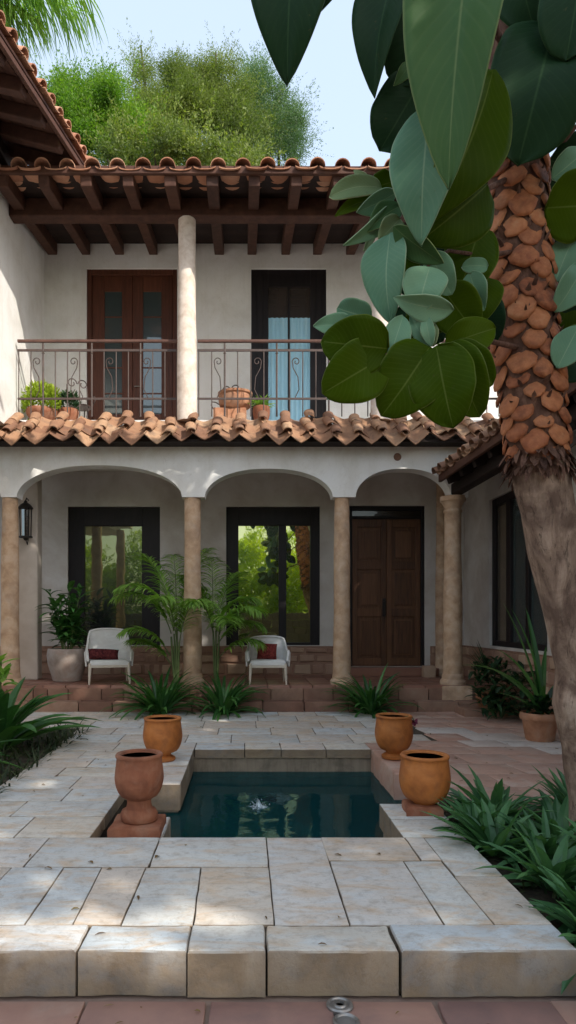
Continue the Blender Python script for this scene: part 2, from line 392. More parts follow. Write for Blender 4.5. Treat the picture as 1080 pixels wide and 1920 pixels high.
def water():
    g = G('pool_water'); v = g.coords((1, 1, 1))
    # two crossing ripple fields, stronger close to the bubbling jet
    n = g.math('ADD', g.noise(g.coords((1, .6, 1)), 3.2, 3, .5, .4), g.math('MULTIPLY', g.noise(v, 11, 3, .5, .3), .35))
    nrm = g.bump(n, .045, .05)
    fr = g.n('ShaderNodeFresnel'); fr.inputs['IOR'].default_value = 1.33; g.l(nrm, fr.inputs['Normal'])
    gl = g.n('ShaderNodeBsdfGlossy'); gl.inputs['Roughness'].default_value = .03; g.l(nrm, gl.inputs['Normal']); gl.inputs['Color'].default_value = (.5, .62, .64, 1)
    tr = g.n('ShaderNodeBsdfRefraction'); tr.inputs['Color'].default_value = (.30, .72, .80, 1); tr.inputs['Roughness'].default_value = 0; tr.inputs['IOR'].default_value = 1.2; g.l(nrm, tr.inputs['Normal'])
    deep = g.n('ShaderNodeBsdfDiffuse'); deep.inputs['Color'].default_value = (.005, .06, .066, 1)
    m1 = g.n('ShaderNodeMixShader'); m1.inputs[0].default_value = .6; g.l(tr.outputs[0], m1.inputs[1]); g.l(deep.outputs[0], m1.inputs[2])
    m2 = g.n('ShaderNodeMixShader'); g.l(fr.outputs[0], m2.inputs[0]); g.l(m1.outputs[0], m2.inputs[1]); g.l(gl.outputs[0], m2.inputs[2])
    return g.done(m2.outputs[0])
M['water'] = water()
M['basin'] = m_generic('pool_lining', [(.0, (.02, .06, .065)), (1, (.05, .12, .125))], scale=3, tw=.3, rough=.7)
M['basin_wall'] = m_generic('pool_wall_stone', [(.0, (.15, .115, .08)), (.5, (.28, .22, .16)), (1, (.37, .30, .22))], scale=3, sc=(5, 5, .6), tw=.1, rough=.7, bump=.4, bscale=12, stain=(.09, .075, .055), stain_scale=3, stain_amt=.7)


def glass(name, inner, refl=.3, tint=(.75, .8, .75)):
    g = G(name)
    d = g.pbr(inner, .25, None, .5)
    gl = g.n('ShaderNodeBsdfGlossy'); gl.inputs['Roughness'].default_value = .018; gl.inputs['Color'].default_value = (*tint, 1)
    nrm = g.bump(g.noise(g.coords((1, 1, 1)), 2.2, 2), .02, .05); g.l(nrm, gl.inputs['Normal'])
    mx = g.n('ShaderNodeMixShader'); mx.inputs[0].default_value = refl; g.l(d, mx.inputs[1]); g.l(gl.outputs[0], mx.inputs[2])
    return g.done(mx.outputs[0])
M['glass_dark'] = glass('dark_window_glass', (.010, .012, .012), .16, (.9, .95, .45))
M['glass_bright'] = glass('bright_window_glass', (.012, .014, .010), .46, (.95, .95, .45))
M['glass_door'] = glass('door_glass', (.045, .06, .06), .12)
M['glass_transom'] = glass('transom_glass', (.03, .022, .016), .03)
M['glass_sky'] = glass('balcony_door_glass', (.05, .04, .035), .1)
M['glass_side'] = glass('side_window_glass', (.10, .085, .065), .08)

M['strap'] = m_leaf('strap_leaf', [(0, (.016, .06, .018)), (.5, (.045, .14, .035)), (1, (.11, .25, .06))], rough=.38, trans=.22, scale=4)
M['lily'] = m_leaf('lily_leaf', [(0, (.025, .08, .03)), (.5, (.065, .17, .065)), (1, (.12, .26, .10))], rough=.42, trans=.22, scale=4)
M['palm'] = m_leaf('palm_leaflet', [(0, (.09, .19, .035)), (.5, (.20, .36, .065)), (1, (.36, .52, .12))], rough=.45, trans=.35, scale=3)
M['dark_leaf'] = m_leaf('dark_shrub_leaf', [(0, (.008, .025, .01)), (.5, (.02, .055, .02)), (1, (.045, .10, .03))], rough=.45, trans=.2)
M['lime_leaf'] = m_leaf('lime_shrub_leaf', [(0, (.16, .24, .02)), (.5, (.30, .40, .03)), (1, (.42, .50, .05))], rough=.55, trans=.3)
M['ground_cover'] = m_leaf('ground_cover_leaf', [(0, (.01, .022, .008)), (.5, (.03, .05, .018)), (1, (.08, .09, .035))], rough=.6, trans=.2)
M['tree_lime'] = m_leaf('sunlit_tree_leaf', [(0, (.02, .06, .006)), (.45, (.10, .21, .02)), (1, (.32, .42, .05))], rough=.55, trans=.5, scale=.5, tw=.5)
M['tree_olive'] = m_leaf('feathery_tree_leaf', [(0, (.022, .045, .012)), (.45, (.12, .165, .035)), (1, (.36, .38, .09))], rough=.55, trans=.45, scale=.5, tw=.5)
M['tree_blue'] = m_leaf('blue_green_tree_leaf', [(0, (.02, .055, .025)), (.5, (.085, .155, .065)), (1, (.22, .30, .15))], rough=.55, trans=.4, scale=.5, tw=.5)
M['shade_leaf'] = m_leaf('shade_tree_leaf', [(0, (.03, .07, .015)), (1, (.08, .15, .03))], rough=.5, trans=.25)
M['hedge_leaf'] = m_leaf('garden_hedge_leaf', [(0, (.14, .22, .015)), (.5, (.36, .44, .02)), (1, (.55, .55, .04))], rough=.55, trans=.6, tw=.6)
M['tree_bark'] = m_generic('tree_bark', [(0, (.03, .022, .016)), (1, (.12, .09, .065))], scale=6, sc=(3, 3, .6), rough=.9, bump=.8, bscale=8, bdist=.03)
M['stem'] = m_generic('green_stem', [(0, (.06, .10, .03)), (1, (.15, .19, .07))], scale=8, rough=.6, bump=.1)
M['dry_leaf'] = m_leaf('dry_leaf', [(0, (.06, .03, .012)), (.5, (.16, .09, .03)), (1, (.22, .17, .05))], rough=.7, trans=.1)
M['flower'] = m_generic('purple_petal', [(0, (.10, .012, .035)), (1, (.28, .05, .10))], scale=12, tw=.6, rough=.7)


def trunk_bark():
    g = G('grey_brown_trunk_bark'); v = g.coords((1, 1, .35))
    n1 = g.noise(v, 7, 7, .7, .9)
    c = g.ramp(n1, [(.25, (.06, .038, .028)), (.42, (.22, .145, .105)), (.58, (.35, .245, .18)), (.75, (.48, .37, .29))])
    n2 = g.noise(g.coords((1, 1, .8)), 3, 5, .6, .8)
    c = g.mix(g.math('MULTIPLY', g.ramp(n2, [(.5, (0, 0, 0)), (.64, (1, 1, 1))]), .75), c, (.09, .052, .038))
    n4 = g.noise(g.coords((2.5, 2.5, .5)), 9, 6, .75, 1.5); c = g.mix(g.math('MULTIPLY', g.ramp(n4, [(.36, (1, 1, 1)), (.44, (0, 0, 0))]), .7), c, (.045, .028, .02))
    vo = g.n('ShaderNodeTexVoronoi', feature='DISTANCE_TO_EDGE'); vo.inputs['Scale'].default_value = 6; g.l(g.coords((1.6, 1.6, .45)), vo.inputs['Vector'])
    b0 = g.bump(n1, .8, .03); b1 = g.bump(g.noise(g.coords((1, 1, 2.2)), 16, 6, .7), .5, .012, b0)
    return g.done(g.pbr(c, .85, b1, .25))
M['trunk'] = trunk_bark()
M['fiber'] = m_generic('brown_trunk_fibre', [(.1, (.035, .017, .012)), (.5, (.125, .062, .042)), (.9, (.27, .15, .105))], scale=9, sc=(1.5, 1.5, .6), tw=.3, rough=.9, bump=.9, bscale=20, bdist=.03)
M['knob'] = m_generic('orange_leaf_scar', [(.1, (.09, .03, .016)), (.38, (.30, .098, .042)), (.68, (.46, .175, .075)), (1, (.52, .27, .14))], scale=14, tw=.4, rough=.7, bump=.5, bscale=28, bdist=.012, stain=(.12, .05, .03), stain_scale=9, stain_amt=.6)


def big_leaf(name, dark, mid, rim, rough, trans):
    g = G(name); uv = g.n('ShaderNodeAttribute', attribute_name='vein')     # x across (-1..1), y along (0..1)
    sp = g.n('ShaderNodeSeparateXYZ'); g.l(uv.outputs['Vector'], sp.inputs[0])
    ax = g.math('ABSOLUTE', sp.outputs[0])
    f = g.noise(g.coords(), 5, 4, .6, .3)
    fac = g.math('ADD', g.math('MULTIPLY', f, .5), g.math('MULTIPLY', g.tint(), .5), True)
    c = g.ramp(fac, [(.15, dark), (.8, mid)])
    ph = g.math('SUBTRACT', g.math('MULTIPLY', sp.outputs[1], 15.0), g.math('MULTIPLY', ax, 4.0))
    vein = g.math('POWER', g.math('ABSOLUTE', g.math('SINE', g.math('MULTIPLY', ph, 3.14159))), 14.0)
    c = g.mix(g.math('MULTIPLY', vein, .06), c, rim)
    midrib = g.math('SUBTRACT', 1.0, g.math('MULTIPLY', ax, 26.0), True)
    c = g.mix(g.math('MULTIPLY', midrib, .55), c, rim)
    edge = g.math('MULTIPLY', g.math('SUBTRACT', ax, .955, True), 22.0, True)
    c = g.mix(g.math('MULTIPLY', edge, .6), c, rim)
    sp_n = g.noise(g.coords(), 22, 4, .7)
    c = g.mix(g.math('MULTIPLY', g.ramp(sp_n, [(.66, (0, 0, 0)), (.72, (1, 1, 1))]), .35), c, (.10, .085, .03))
    nrm = g.bump(g.math('ADD', g.math('MULTIPLY', vein, -.25), g.noise(g.coords(), 9, 3)), .10, .02)
    p = g.pbr(c, rough, nrm, .07)
    t = g.n('ShaderNodeBsdfTranslucent'); g.l(g.mix(1.0, c, (1.5, 1.7, .5), 'MULTIPLY'), t.inputs['Color'])
    mx = g.n('ShaderNodeMixShader'); mx.inputs[0].default_value = trans; g.l(p, mx.inputs[1]); g.l(t.outputs[0], mx.inputs[2])
    return g.done(mx.outputs[0])
M['big_green'] = big_leaf('broad_leaf_green', (.034, .070, .002), (.074, .122, .003), (.20, .25, .06), .45, .34)
M['big_blue'] = big_leaf('broad_leaf_blue_green', (.11, .235, .15), (.21, .36, .225), (.42, .52, .34), .38, .18)
M['big_dark'] = big_leaf('broad_leaf_dark', (.008, .026, .012), (.018, .046, .018), (.05, .10, .04), .42, .06)
M['big_pale'] = big_leaf('broad_leaf_pale', (.16, .23, .11), (.28, .35, .18), (.45, .48, .28), .5, .15)
M['big_grey'] = big_leaf('broad_leaf_grey_green', (.05, .115, .045), (.095, .18, .065), (.26, .32, .14), .36, .22)
# ================================================================= setting: ground, deck, pool, paving
def struct(mb, name, mats, **kw):
    o = mb.build(name, mats, None, **kw); return tag(o, kind='structure')

mb = MB()
mb.quad((-60, -40, -.5), (60, -40, -.5), (60, 80, -.5), (-60, 80, -.5)); struct(mb, 'ground', M['soil'])

# bedding under the flags (shows as dark joints), cut round the pool
mb = MB()
PX0, PX1, PY0, PY1 = -1.16, 1.80, 4.90, 8.32      # outline of the pit
for x0, y0, x1, y1 in ((-4.6, 3.34, PX0, 12.0), (PX1, 5.95, 5.2, 12.0), (PX0, 3.34, PX1 - .22, PY0), (PX0, PY1, PX1, 12.0)):
    mb.box(x0, y0, -.3, x1, y1, -.016, .5)
struct(mb, 'deck_bedding', M['joint'])

GAP = .002
deck = MB()


def flag(x0, y0, x1, y1, top=0.0, thick=.11, sk=(0, 0, 0, 0), mbx=None, jit=.0035, bev=.006, t=None, gap=GAP):
    """One flagstone; sk shifts the x of its four corners so that joints run slightly askew."""
    p = [(x0 + gap + sk[0], y0 + gap), (x1 - gap + sk[1], y0 + gap), (x1 - gap + sk[2], y1 - gap), (x0 + gap + sk[3], y1 - gap)]
    (mbx or deck).slab(p, top - thick, top + U(-.003, .002), bev, jit, t)


def course(xs, y0, y1, mbx=None, **kw):
    for i in range(len(xs) - 1):
        flag(xs[i], y0, xs[i + 1], y1, mbx=mbx, **kw)


def rand_row(x0, x1, y0, y1, lo, hi, mbx=None, **kw):
    x = x0
    while x < x1 - .05:
        w = U(lo, hi)
        nx = x + w
        if x1 - nx < lo * .6: nx = x1
        flag(x, y0, nx, y1, mbx=mbx, **kw); x = nx

# front coping: deep rough blocks
front = MB()
cx = [-3.2, -2.55, -1.85, -.823, -.285, .104, .758, 1.635]
for i in range(len(cx) - 1):
    p = [(cx[i] + .0015, 3.25 + U(-.012, .012)), (cx[i + 1] - .0015, 3.25 + U(-.012, .012)), (cx[i + 1] - .0015, 3.527), (cx[i] + .0015, 3.527)]
    front.slab(p, -.225, U(-.004, .005), .014, .010, None, .06)
# second course
x2 = [-3.2, -2.75, -2.3, -1.9, -1.52, -1.17, -.915, -.66, -.276, .155, .555, 1.056, 1.32, 1.63]
SK = [U(-.02, .02) for _ in x2]; SK[-1] = 0
for i in range(len(x2) - 1):
    y1 = 4.94 if i in (9,) else (4.35 if x2[i] < .1 else 4.47)
    if i in (11, 12): y1 = 4.2 if i == 12 else 4.47
    flag(x2[i], 3.53, x2[i + 1], y1, sk=(0, 0, SK[i + 1], SK[i]), gap=.0015, jit=.004)
flag(1.32, 4.2, 1.63, 4.94)
course([-3.2, -2.5, -1.95, -1.45, -.63, .155], 4.35, 4.94, gap=.003)
course([.555, 1.18], 4.47, 4.94); course([1.18, 1.32], 4.47, 4.94)
# left of the pool
y = 4.94
for h in (.52, .46, .43, .5, .41, .48, .45):
    y1 = y + h
    xr = -1.15 if y1 < 6.5 else -.95
    rand_row(-2.38, xr if y1 < 6.56 else -1.0, y, y1, .38, .85)
    y = y1
YL = y
# rear-left pier that carries an urn, and its course
flag(-1.15, 6.53, -.635, 7.35, thick=.26); flag(-1.15, 7.35, -.635, 8.27, thick=.26)
flag(-1.3, 6.0, -1.15, 6.53)
# behind the pool
flag(-1.0, YL, -.995, YL + .01) if False else None
rand_row(-.635, 1.56, 8.27, 8.72, .42, .75, jit=.008)
rand_row(-2.38, -.635, YL, 8.72, .5, .8)
y = 8.72
for h in (.62, .55, .66, .6, .72):
    y1 = min(y + h, 11.85)
    rand_row(-4.5 if y > 9.6 else -2.42 - max(0, y - 8.6) * .05, 2.35 + U(-.2, .2), y, y1, .55, 1.05)
    y = y1
# near-right coping between pool and planting
flag(1.17, 4.94, 1.635, 5.38, thick=.2); flag(1.17, 5.38, 1.65, 5.84, thick=.2)
tag(deck.build('pool_deck', M['deck'], smooth=22), kind='structure')
tag(front.build('deck_kerb', M['deck'], smooth=22), kind='structure')

# pink stone courtyard to the right, the rear right pier of red stone and pale band
red = MB()
flag(1.56, 7.0, 2.05, 8.3, thick=.3, mbx=red, t=.1, bev=.03, jit=.02)
flag(1.56, 8.3, 2.2, 8.72, mbx=red)
y = 5.9
k = 0
while y < 11.8:
    h = U(.42, .6); y1 = min(11.85, y + h)
    x0 = 1.8 if y < 7.0 else (2.05 if y < 8.3 else 2.2)
    if y > 8.6: x0 = 2.55
    x = x0
    while x < 5.1:
        nx = min(x + U(.45, .85), 5.2)
        band = abs(x - (2.75 + (9.4 - y) * .42)) < .33 and 6.3 < y < 9.8
        flag(x, y, nx, y1, mbx=red, t=(U(.85, 1) if band else U(0, .72)), sk=(.03, .03, -.03, -.03)); x = nx
    y = y1
tag(red.build('courtyard_paving', M['red_paving'], smooth=38), kind='structure')

# lower pavement in front of the deck
low = MB()
y = 3.22
for h in (.34, .36, .36, .4, .4, .4, .4):
    y0 = y - h; x = -3.4 + U(0, .3)
    while x < 3.4:
        w = U(.42, .62); flag(x, y0, x + w, y, top=-.22, thick=.05, mbx=low, jit=.004, gap=.008, sk=(U(-.02, .02),) * 4); x += w
    y = y0
tag(low.build('lower_pavement', M['lower_tile'], smooth=38), kind='structure')
mb = MB(); mb.box(-6, -8, -.32, 6, 3.3, -.245, .5)
struct(mb, 'pavement_bedding', m_generic('mortar_joint', [(0, (.20, .13, .10)), (1, (.33, .24, .19))], scale=12, rough=.9, bump=.4))

# soil of the beds
mb = MB()
def soil_sheet(x0, y0, x1, y1, z, n=14):
    for i in range(n):
        for j in range(n):
            def q(a, b):
                x = x0 + (x1 - x0) * a / n; yy = y0 + (y1 - y0) * b / n
                return (x, yy, z + .05 * noise.noise((x * 2, yy * 2, 1)))
            mb.quad(q(i, j), q(i + 1, j), q(i + 1, j + 1), q(i, j + 1))
soil_sheet(1.66, 1.2, 5.2, 5.93, -.09)
soil_sheet(-6.5, 1.5, -2.40, 9.8, -.05)
struct(mb, 'garden_bed_soil', M['soil'], smooth=180, weld=True)

# pool
mb = MB()
mb.quad((PX0 - .02, PY0 - .02, -1.5), (PX1 + .02, PY0 - .02, -1.5), (PX1 + .02, PY1 + .02, -1.5), (PX0 - .02, PY1 + .02, -1.5))
mb.box(PX0, 7.9, -1.5, 1.55, 8.2, -.62, .9)      # underwater step along the far wall
mb.box(PX0, 6.6, -1.5, -.62, 7.9, -.5, .7)
struct(mb, 'pool_floor', M['basin'])
mb = MB()
mb.box(-.66, 8.30, -1.5, 1.60, 8.5, -.105, .5)
mb.box(-1.17, 6.56, -1.5, -.66, 8.5, -.262, .5)
mb.box(-1.30, 4.80, -1.5, -1.175, 6.6, -.112, .5)
mb.box(-1.30, 4.78, -1.5, 1.85, 4.89, -.112, .5)
mb.box(1.20, 4.89, -1.5, 1.62, 5.80, -.202, .5)
mb.box(1.62, 5.80, -1.5, 1.9, 5.87, -.12, .5)
mb.box(1.80, 5.87, -1.5, 1.95, 7.0, -.12, .5)
mb.box(1.60, 7.04, -1.5, 2.0, 8.5, -.302, .5)
struct(mb, 'pool_wall', M['basin_wall'])
# the water sheet, finely divided so that the ring round the jet is real
JET = Vector((.13, 6.75, -.285))
mb = MB(); nx, ny = 90, 100
def wz(x, yy):
    r = math.hypot(x - JET.x, yy - JET.y)
    return -.285 + .0007 * math.exp(-r * 2.6) * math.cos(r * 30) + .0022 * noise.noise((x * 3, yy * 3, 2))
for i in range(nx):
    for j in range(ny):
        x0 = PX0 + (PX1 - PX0) * i / nx; x1 = PX0 + (PX1 - PX0) * (i + 1) / nx
        y0 = PY0 + (PY1 - PY0) * j / ny; y1 = PY0 + (PY1 - PY0) * (j + 1) / ny
        mb.quad((x0, y0, wz(x0, y0)), (x1, y0, wz(x1, y0)), (x1, y1, wz(x1, y1)), (x0, y1, wz(x0, y1)))
struct(mb, 'pool_water', M['water'], smooth=180, weld=True)
# pocket pedestal under the front-left urn
ped = MB(); ped.slab([(-1.03, 5.02), (-.645, 5.02), (-.645, 5.78), (-1.03, 5.78)], -1.3, -.09, .02, .012, .35)
tag(ped.build('pool_pedestal', M['deck'], smooth=22), kind='structure')

# porch floor, step and pier blocks
pf = MB()
y = 11.86
rows = [(11.86, 12.2), (12.2, 12.6), (12.6, 13.0), (13.0, 13.4), (13.4, 13.8), (13.8, 14.1)]
for a, b in rows:
    x = -6.0
    while x < 5.3:
        pf.slab([(x + .004, a + .004), (x + .4 - .004, a + .004), (x + .4 - .004, b - .004), (x + .004, b - .004)], .36, .43 + U(-.001, .001), .006, .002); x += .4
tag(pf.build('porch_floor', M['porch_tile'], smooth=38), kind='structure')
pf = MB()
pf.box(-6, 11.9, 0.0, 5.3, 14.1, .385, .3)
x = -6
while x < 5.2:                                    # rough stone riser
    w = U(.25, .6); pf.slab([(x + .004, 11.84 + U(0, .02)), (x + w - .004, 11.84 + U(0, .02)), (x + w - .004, 11.93), (x + .004, 11.93)], .17, .385, .02, .012); x += w
x = -6
while x < 4.2:                                    # lower step
    w = U(.4, .9)
    pf.slab([(x + .004, 11.56 + U(0, .02)), (x + w - .004, 11.56 + U(0, .02)), (x + w - .004, 11.86), (x + .004, 11.86)], -.02, .175, .022, .014); x += w
tag(pf.build('porch_step', M['step_stone'], smooth=38), kind='structure')
# ================================================================= the house round the court
house = thing('courtyard_house', (0, 13, 0), 'two-storey white plastered house with arched porch, railed balcony and clay tile eaves', 'house')
YB = 14.1            # back wall of porch and balcony


def wall_cut(mb, f, us, vs, u0, u1, v0, v1, holes, t):
    """A wall of thickness t with rectangular holes; f(u, v, d) gives the point at depth d."""
    U_ = sorted({u0, u1, *[h[0] for h in holes], *[h[1] for h in holes], *us}); V_ = sorted({v0, v1, *[h[2] for h in holes], *[h[3] for h in holes], *vs})
    def void(a, b): return any(h[0] < a < h[1] and h[2] < b < h[3] for h in holes)
    for i in range(len(U_) - 1):
        for j in range(len(V_) - 1):
            a0, a1, b0, b1 = U_[i], U_[i + 1], V_[j], V_[j + 1]
            if void((a0 + a1) / 2, (b0 + b1) / 2): continue
            mb.quad(f(a0, b0, 0), f(a1, b0, 0), f(a1, b1, 0), f(a0, b1, 0))
            mb.quad(f(a1, b0, t), f(a0, b0, t), f(a0, b1, t), f(a1, b1, t))
    for h in holes:
        a0, a1, b0, b1 = h
        mb.quad(f(a0, b0, 0), f(a0, b0, t), f(a0, b1, t), f(a0, b1, 0)); mb.quad(f(a1, b0, t), f(a1, b0, 0), f(a1, b1, 0), f(a1, b1, t))
        mb.quad(f(a0, b1, 0), f(a0, b1, t), f(a1, b1, t), f(a1, b1, 0)); mb.quad(f(a0, b0, t), f(a0, b0, 0), f(a1, b0, 0), f(a1, b0, t))

WIN = [(-3.756, -1.805, 1.056, 3.989), (-.406, 1.579, 1.056, 3.989)]
DOOR = (2.20, 3.80, .605, 4.01)
FD = [(-3.36, -1.44, 5.35, 9.03), (.124, 1.715, 5.35, 9.03)]
mb = MB()
wall_cut(mb, lambda u, v, d: (u, YB + d, v), [], [5.1], -6.2, 5.2, 0, 4.9, WIN + [DOOR], .28)
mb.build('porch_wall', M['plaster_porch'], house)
mb = MB()
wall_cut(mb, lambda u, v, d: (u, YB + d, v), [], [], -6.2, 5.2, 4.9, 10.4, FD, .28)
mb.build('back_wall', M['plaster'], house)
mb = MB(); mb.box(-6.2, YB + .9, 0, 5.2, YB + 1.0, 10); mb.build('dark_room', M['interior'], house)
mb = MB(); mb.box(-6.2, 12.0, 4.72, 4.9, YB, 4.95); mb.box(-6.2, 12.32, 4.96, 4.9, YB, 5.29); mb.build('balcony_floor', M['plaster'], house)

# arcade wall with three basket arches
def px(x, yd=11.95): return (x - 460) * yd / 1250
ARCH = [(-7.2, -4.38, 4.30), (px(31), px(341), 4.37), (px(384), px(624), 4.31), (px(667), px(846), 4.31)]
ZS = 3.80
def zlow(x):
    for a, b, zp in ARCH:
        if a <= x <= b:
            u = abs((x - (a + b) / 2) / ((b - a) / 2)); return ZS + (zp - ZS) * max(0, 1 - u ** 2.3) ** (1 / 1.9)
    return ZS
xs = [-6.2]
for a, b, zp in ARCH:
    n = 36
    for i in range(n + 1): xs.append((a + b) / 2 - (b - a) / 2 * math.cos(math.pi * i / n))
xs = sorted(x for x in xs if -6.2 <= x <= 4.0) + [4.0]
mb = MB(); YF, YK, ZT = 11.95, 12.27, 4.93
for i in range(len(xs) - 1):
    a, b = xs[i], xs[i + 1]
    if b - a < 1e-5: continue
    la, lb = zlow(a + 1e-6), zlow(b - 1e-6)
    zm = (max(la, lb) + ZT) / 2
    mb.quad((a, YF, la), (b, YF, lb), (b, YF, ZT), (a, YF, ZT)); mb.quad((b, YK, lb), (a, YK, la), (a, YK, ZT), (b, YK, ZT))
    mb.quad((a, YF, la), (a, YK, la), (b, YK, lb), (b, YF, lb))
mb.quad((4.0, YF, ZS), (4.0, YK, ZS), (4.0, YK, ZT), (4.0, YF, ZT))
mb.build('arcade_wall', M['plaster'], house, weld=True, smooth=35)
mb = MB(); c = at(745, 857, YF)
mb.lathe([(.062, 0), (.07, .012), (.055, .02), (.05, .006), (.0, .006)], (0, 0, 0), 20)
mb.v = [(c.x + v[0], YF - v[2], c.z + v[1]) for v in mb.v]
mb.build('wall_vent', M['step_stone'], house, smooth=40)


def column(name, x, y, z0, z1, r, mat, base=True, cap=False, parent=house, pier=0):
    mb = MB(); h = z1 - z0; prof = []
    if base: prof += [(r * 1.34, 0), (r * 1.36, .05), (r * 1.30, .09), (r * 1.14, .11), (r * 1.15, .15), (r * 1.06, .2)]
    b0 = prof[-1][1] if prof else 0
    e0 = h - (.3 if cap else .0)
    for i in range(13):
        f = i / 12; prof.append((r * (1.04 - .18 * f + .03 * math.sin(f * 9 + x)), b0 + (e0 - b0) * f + (0.005 if i == 0 else 0)))
    if cap: prof += [(r * .98, e0 + .02), (r * .98, e0 + .05), (r * .86, e0 + .07), (r * .95, e0 + .13), (r * 1.2, e0 + .2), (r * 1.35, e0 + .215), (r * 1.35, h)]
    mb.lathe(prof, (x, y, z0), 28, wob=.035)
    if pier: mb.slab([(x - pier, y - pier), (x + pier, y - pier), (x + pier, y + pier * .6), (x - pier, y + pier * .6)], z0 - .42, z0 + .002, .02, .01)
    return mb.build(name, mat, parent, smooth=50)

YC = 12.1
column('porch_column', -4.27, YC, .43, ZS, .165, M['column'])
column('porch_column', -.958, YC, .43, ZS, .165, M['column'])
column('porch_column', 1.752, YC, .43, ZS, .155, M['column'])
column('porch_column', 3.765, YC, .42, ZS + .03, .17, M['column'], cap=True, pier=.27)
column('pilaster', 4.12, 13.95, .43, 4.72, .14, M['column'], base=True)
mb = MB(); mb.box(-4.45, 12.9, .43, -4.02, 13.2, 4.72); mb.build('pier', M['plaster_warm'], house, bevel=.03)
column('balcony_column', -1.06, 12.12, 5.2, 8.86, .175, M['column_pale'], base=False)
column('balcony_column', 2.46, 12.12, 5.2, 8.86, .175, M['column_pale'], base=False)
column('balcony_column', 4.9, 12.12, 5.2, 8.86, .175, M['column_pale'], base=False)

# stone plinth under the windows
mb = MB()
def rubble(mb, f, u0, u1, v0, v1):
    v = v0
    while v < v1 - .02:
        h = min(U(.14, .26), v1 - v)
        if v1 - v - h < .07: h = v1 - v
        u = u0
        while u < u1 - .02:
            w = min(U(.18, .5), u1 - u)
            if u1 - u - w < .08: w = u1 - u
            d = U(.06, .085); g = .006; i = .02
            def jj(): return U(-.003, .03)
            A = [f(u + g, v + g, .0), f(u + w - g, v + g, .0), f(u + w - g, v + h - g, .0), f(u + g, v + h - g, .0)]
            B = [f(u + g + i + jj(), v + g + i + jj(), d), f(u + w - g - i - jj(), v + g + i + jj(), d), f(u + w - g - i - jj(), v + h - g - i - jj(), d), f(u + g + i + jj(), v + h - g - i - jj(), d)]
            t = U(0, 1); mb.quad(*B, t)
            for k in range(4): mb.quad(A[k], A[(k + 1) % 4], B[(k + 1) % 4], B[k], t)
            u += w
        v += h
    mb.quad(f(u0, v0, .05), f(u1, v0, .05), f(u1, v1, .05), f(u0, v1, .05), .1); mb.quad(f(u0, v1, 0), f(u1, v1, 0), f(u1, v1, .062), f(u0, v1, .062), .3)
rubble(mb, lambda u, v, d: (u, YB - d, v), -6.0, 2.12, .43, 1.04)
rubble(mb, lambda u, v, d: (u, YB - d, v), 3.9, 4.6, .43, 1.04)
mb.build('stone_plinth', M['rubble'], house)
mb = MB(); mb.box(2.0, 13.75, .43, 4.0, 14.12, .60); mb.build('door_step', M['porch_tile'], house, bevel=.015)
mb = MB(); mb.slab([(3.62, 13.5), (3.86, 13.5), (3.86, 13.72), (3.62, 13.72)], .43, .66, .015, .006, .9); mb.build('door_stop_block', M['rubble'], house, smooth=38)


def window(name, hole, fr, panes, gl, y0=YB + .06, mid=True):
    a, b, z0, z1 = hole; l, r, bt, tp = fr
    w = thing_part(name)
    mb = MB(); y1 = y0 + .1
    mb.box(a, y0, z0, a + l, y1, z1); mb.box(b - r, y0, z0, b, y1, z1); mb.box(a + l, y0 + .002, z1 - tp, b - r, y1 - .002, z1); mb.box(a + l, y0 + .002, z0, b - r, y1 - .002, z0 + bt)
    ia, ib = a + l, b - r
    if mid: mb.box(mid[0], y0 + .004, z0 + bt, mid[1], y1 - .004, z1 - tp)
    f = mb.build('frame', M['black_frame'], w, bevel=.008)
    for pa, pb in panes:
        mb = MB(); mb.box(pa, y0 + .05, z0 + bt, pb, y0 + .065, z1 - tp); mb.build('pane', gl, w)
    return w


def thing_part(name):
    o = bpy.data.objects.new(name, None); COL.objects.link(o); o.parent = house; o.empty_display_size = .2; return o
a, b, _, _ = WIN[0]
window('window', WIN[0], (.34, .38, .12, .40), [(-3.42, -2.16)], M['glass_dark'], mid=(-2.2, -2.12))
window('window', WIN[1], (.26, .20, .06, .39), [(-.15, .71), (.87, 1.38)], M['glass_bright'], mid=(.71, .87))

# panelled double entrance door
def leaf(mb, x0, x1, z0, z1, y, stile=.14, rails=(), rail=.15, yb=.06):
    mb.box(x0, y, z0, x0 + stile, y + yb, z1); mb.box(x1 - stile, y, z0, x1, y + yb, z1)
    zs = [z0, *rails, z1]
    for i, z in enumerate(zs):
        lo = z if i == 0 else (z - rail if i == len(zs) - 1 else z - rail / 2)
        mb.box(x0 + stile, y + .003, lo, x1 - stile, y + yb - .003, lo + rail)
    for i in range(len(zs) - 1):
        lo = zs[i] + (rail if i == 0 else rail / 2); hi = zs[i + 1] - (rail if i == len(zs) - 2 else rail / 2)
        mb.box(x0 + stile, y + .035, lo, x1 - stile, y + .05, hi)
        mb.box(x0 + stile + .06, y + .018, lo + .06, x1 - stile - .06, y + .034, hi - .06)
        mb.box(x0 + stile + .085, y + .008, lo + .085, x1 - stile - .085, y + .017, hi - .085)
ed = thing_part('entrance_door')
a, b, z0, z1 = DOOR
mb = MB(); mb.box(a, YB + .05, z0, a + .07, YB + .17, z1); mb.box(b - .07, YB + .05, z0, b, YB + .17, z1); mb.box(a + .07, YB + .05, z1 - .09, b - .07, YB + .168, z1); mb.box(a + .07, YB + .052, 3.74, b - .07, YB + .168, 3.80)
mb.build('frame', M['black_frame'], ed, bevel=.008)
mid = (a + b) / 2
for x0, x1 in ((a + .075, mid - .004), (mid + .004, b - .075)):
    mb = MB(); leaf(mb, x0, x1, z0 + .01, 3.735, YB + .08, .11, (1.75, 2.75), .17); mb.build('door_leaf', M['door_wood'], ed, bevel=.006)
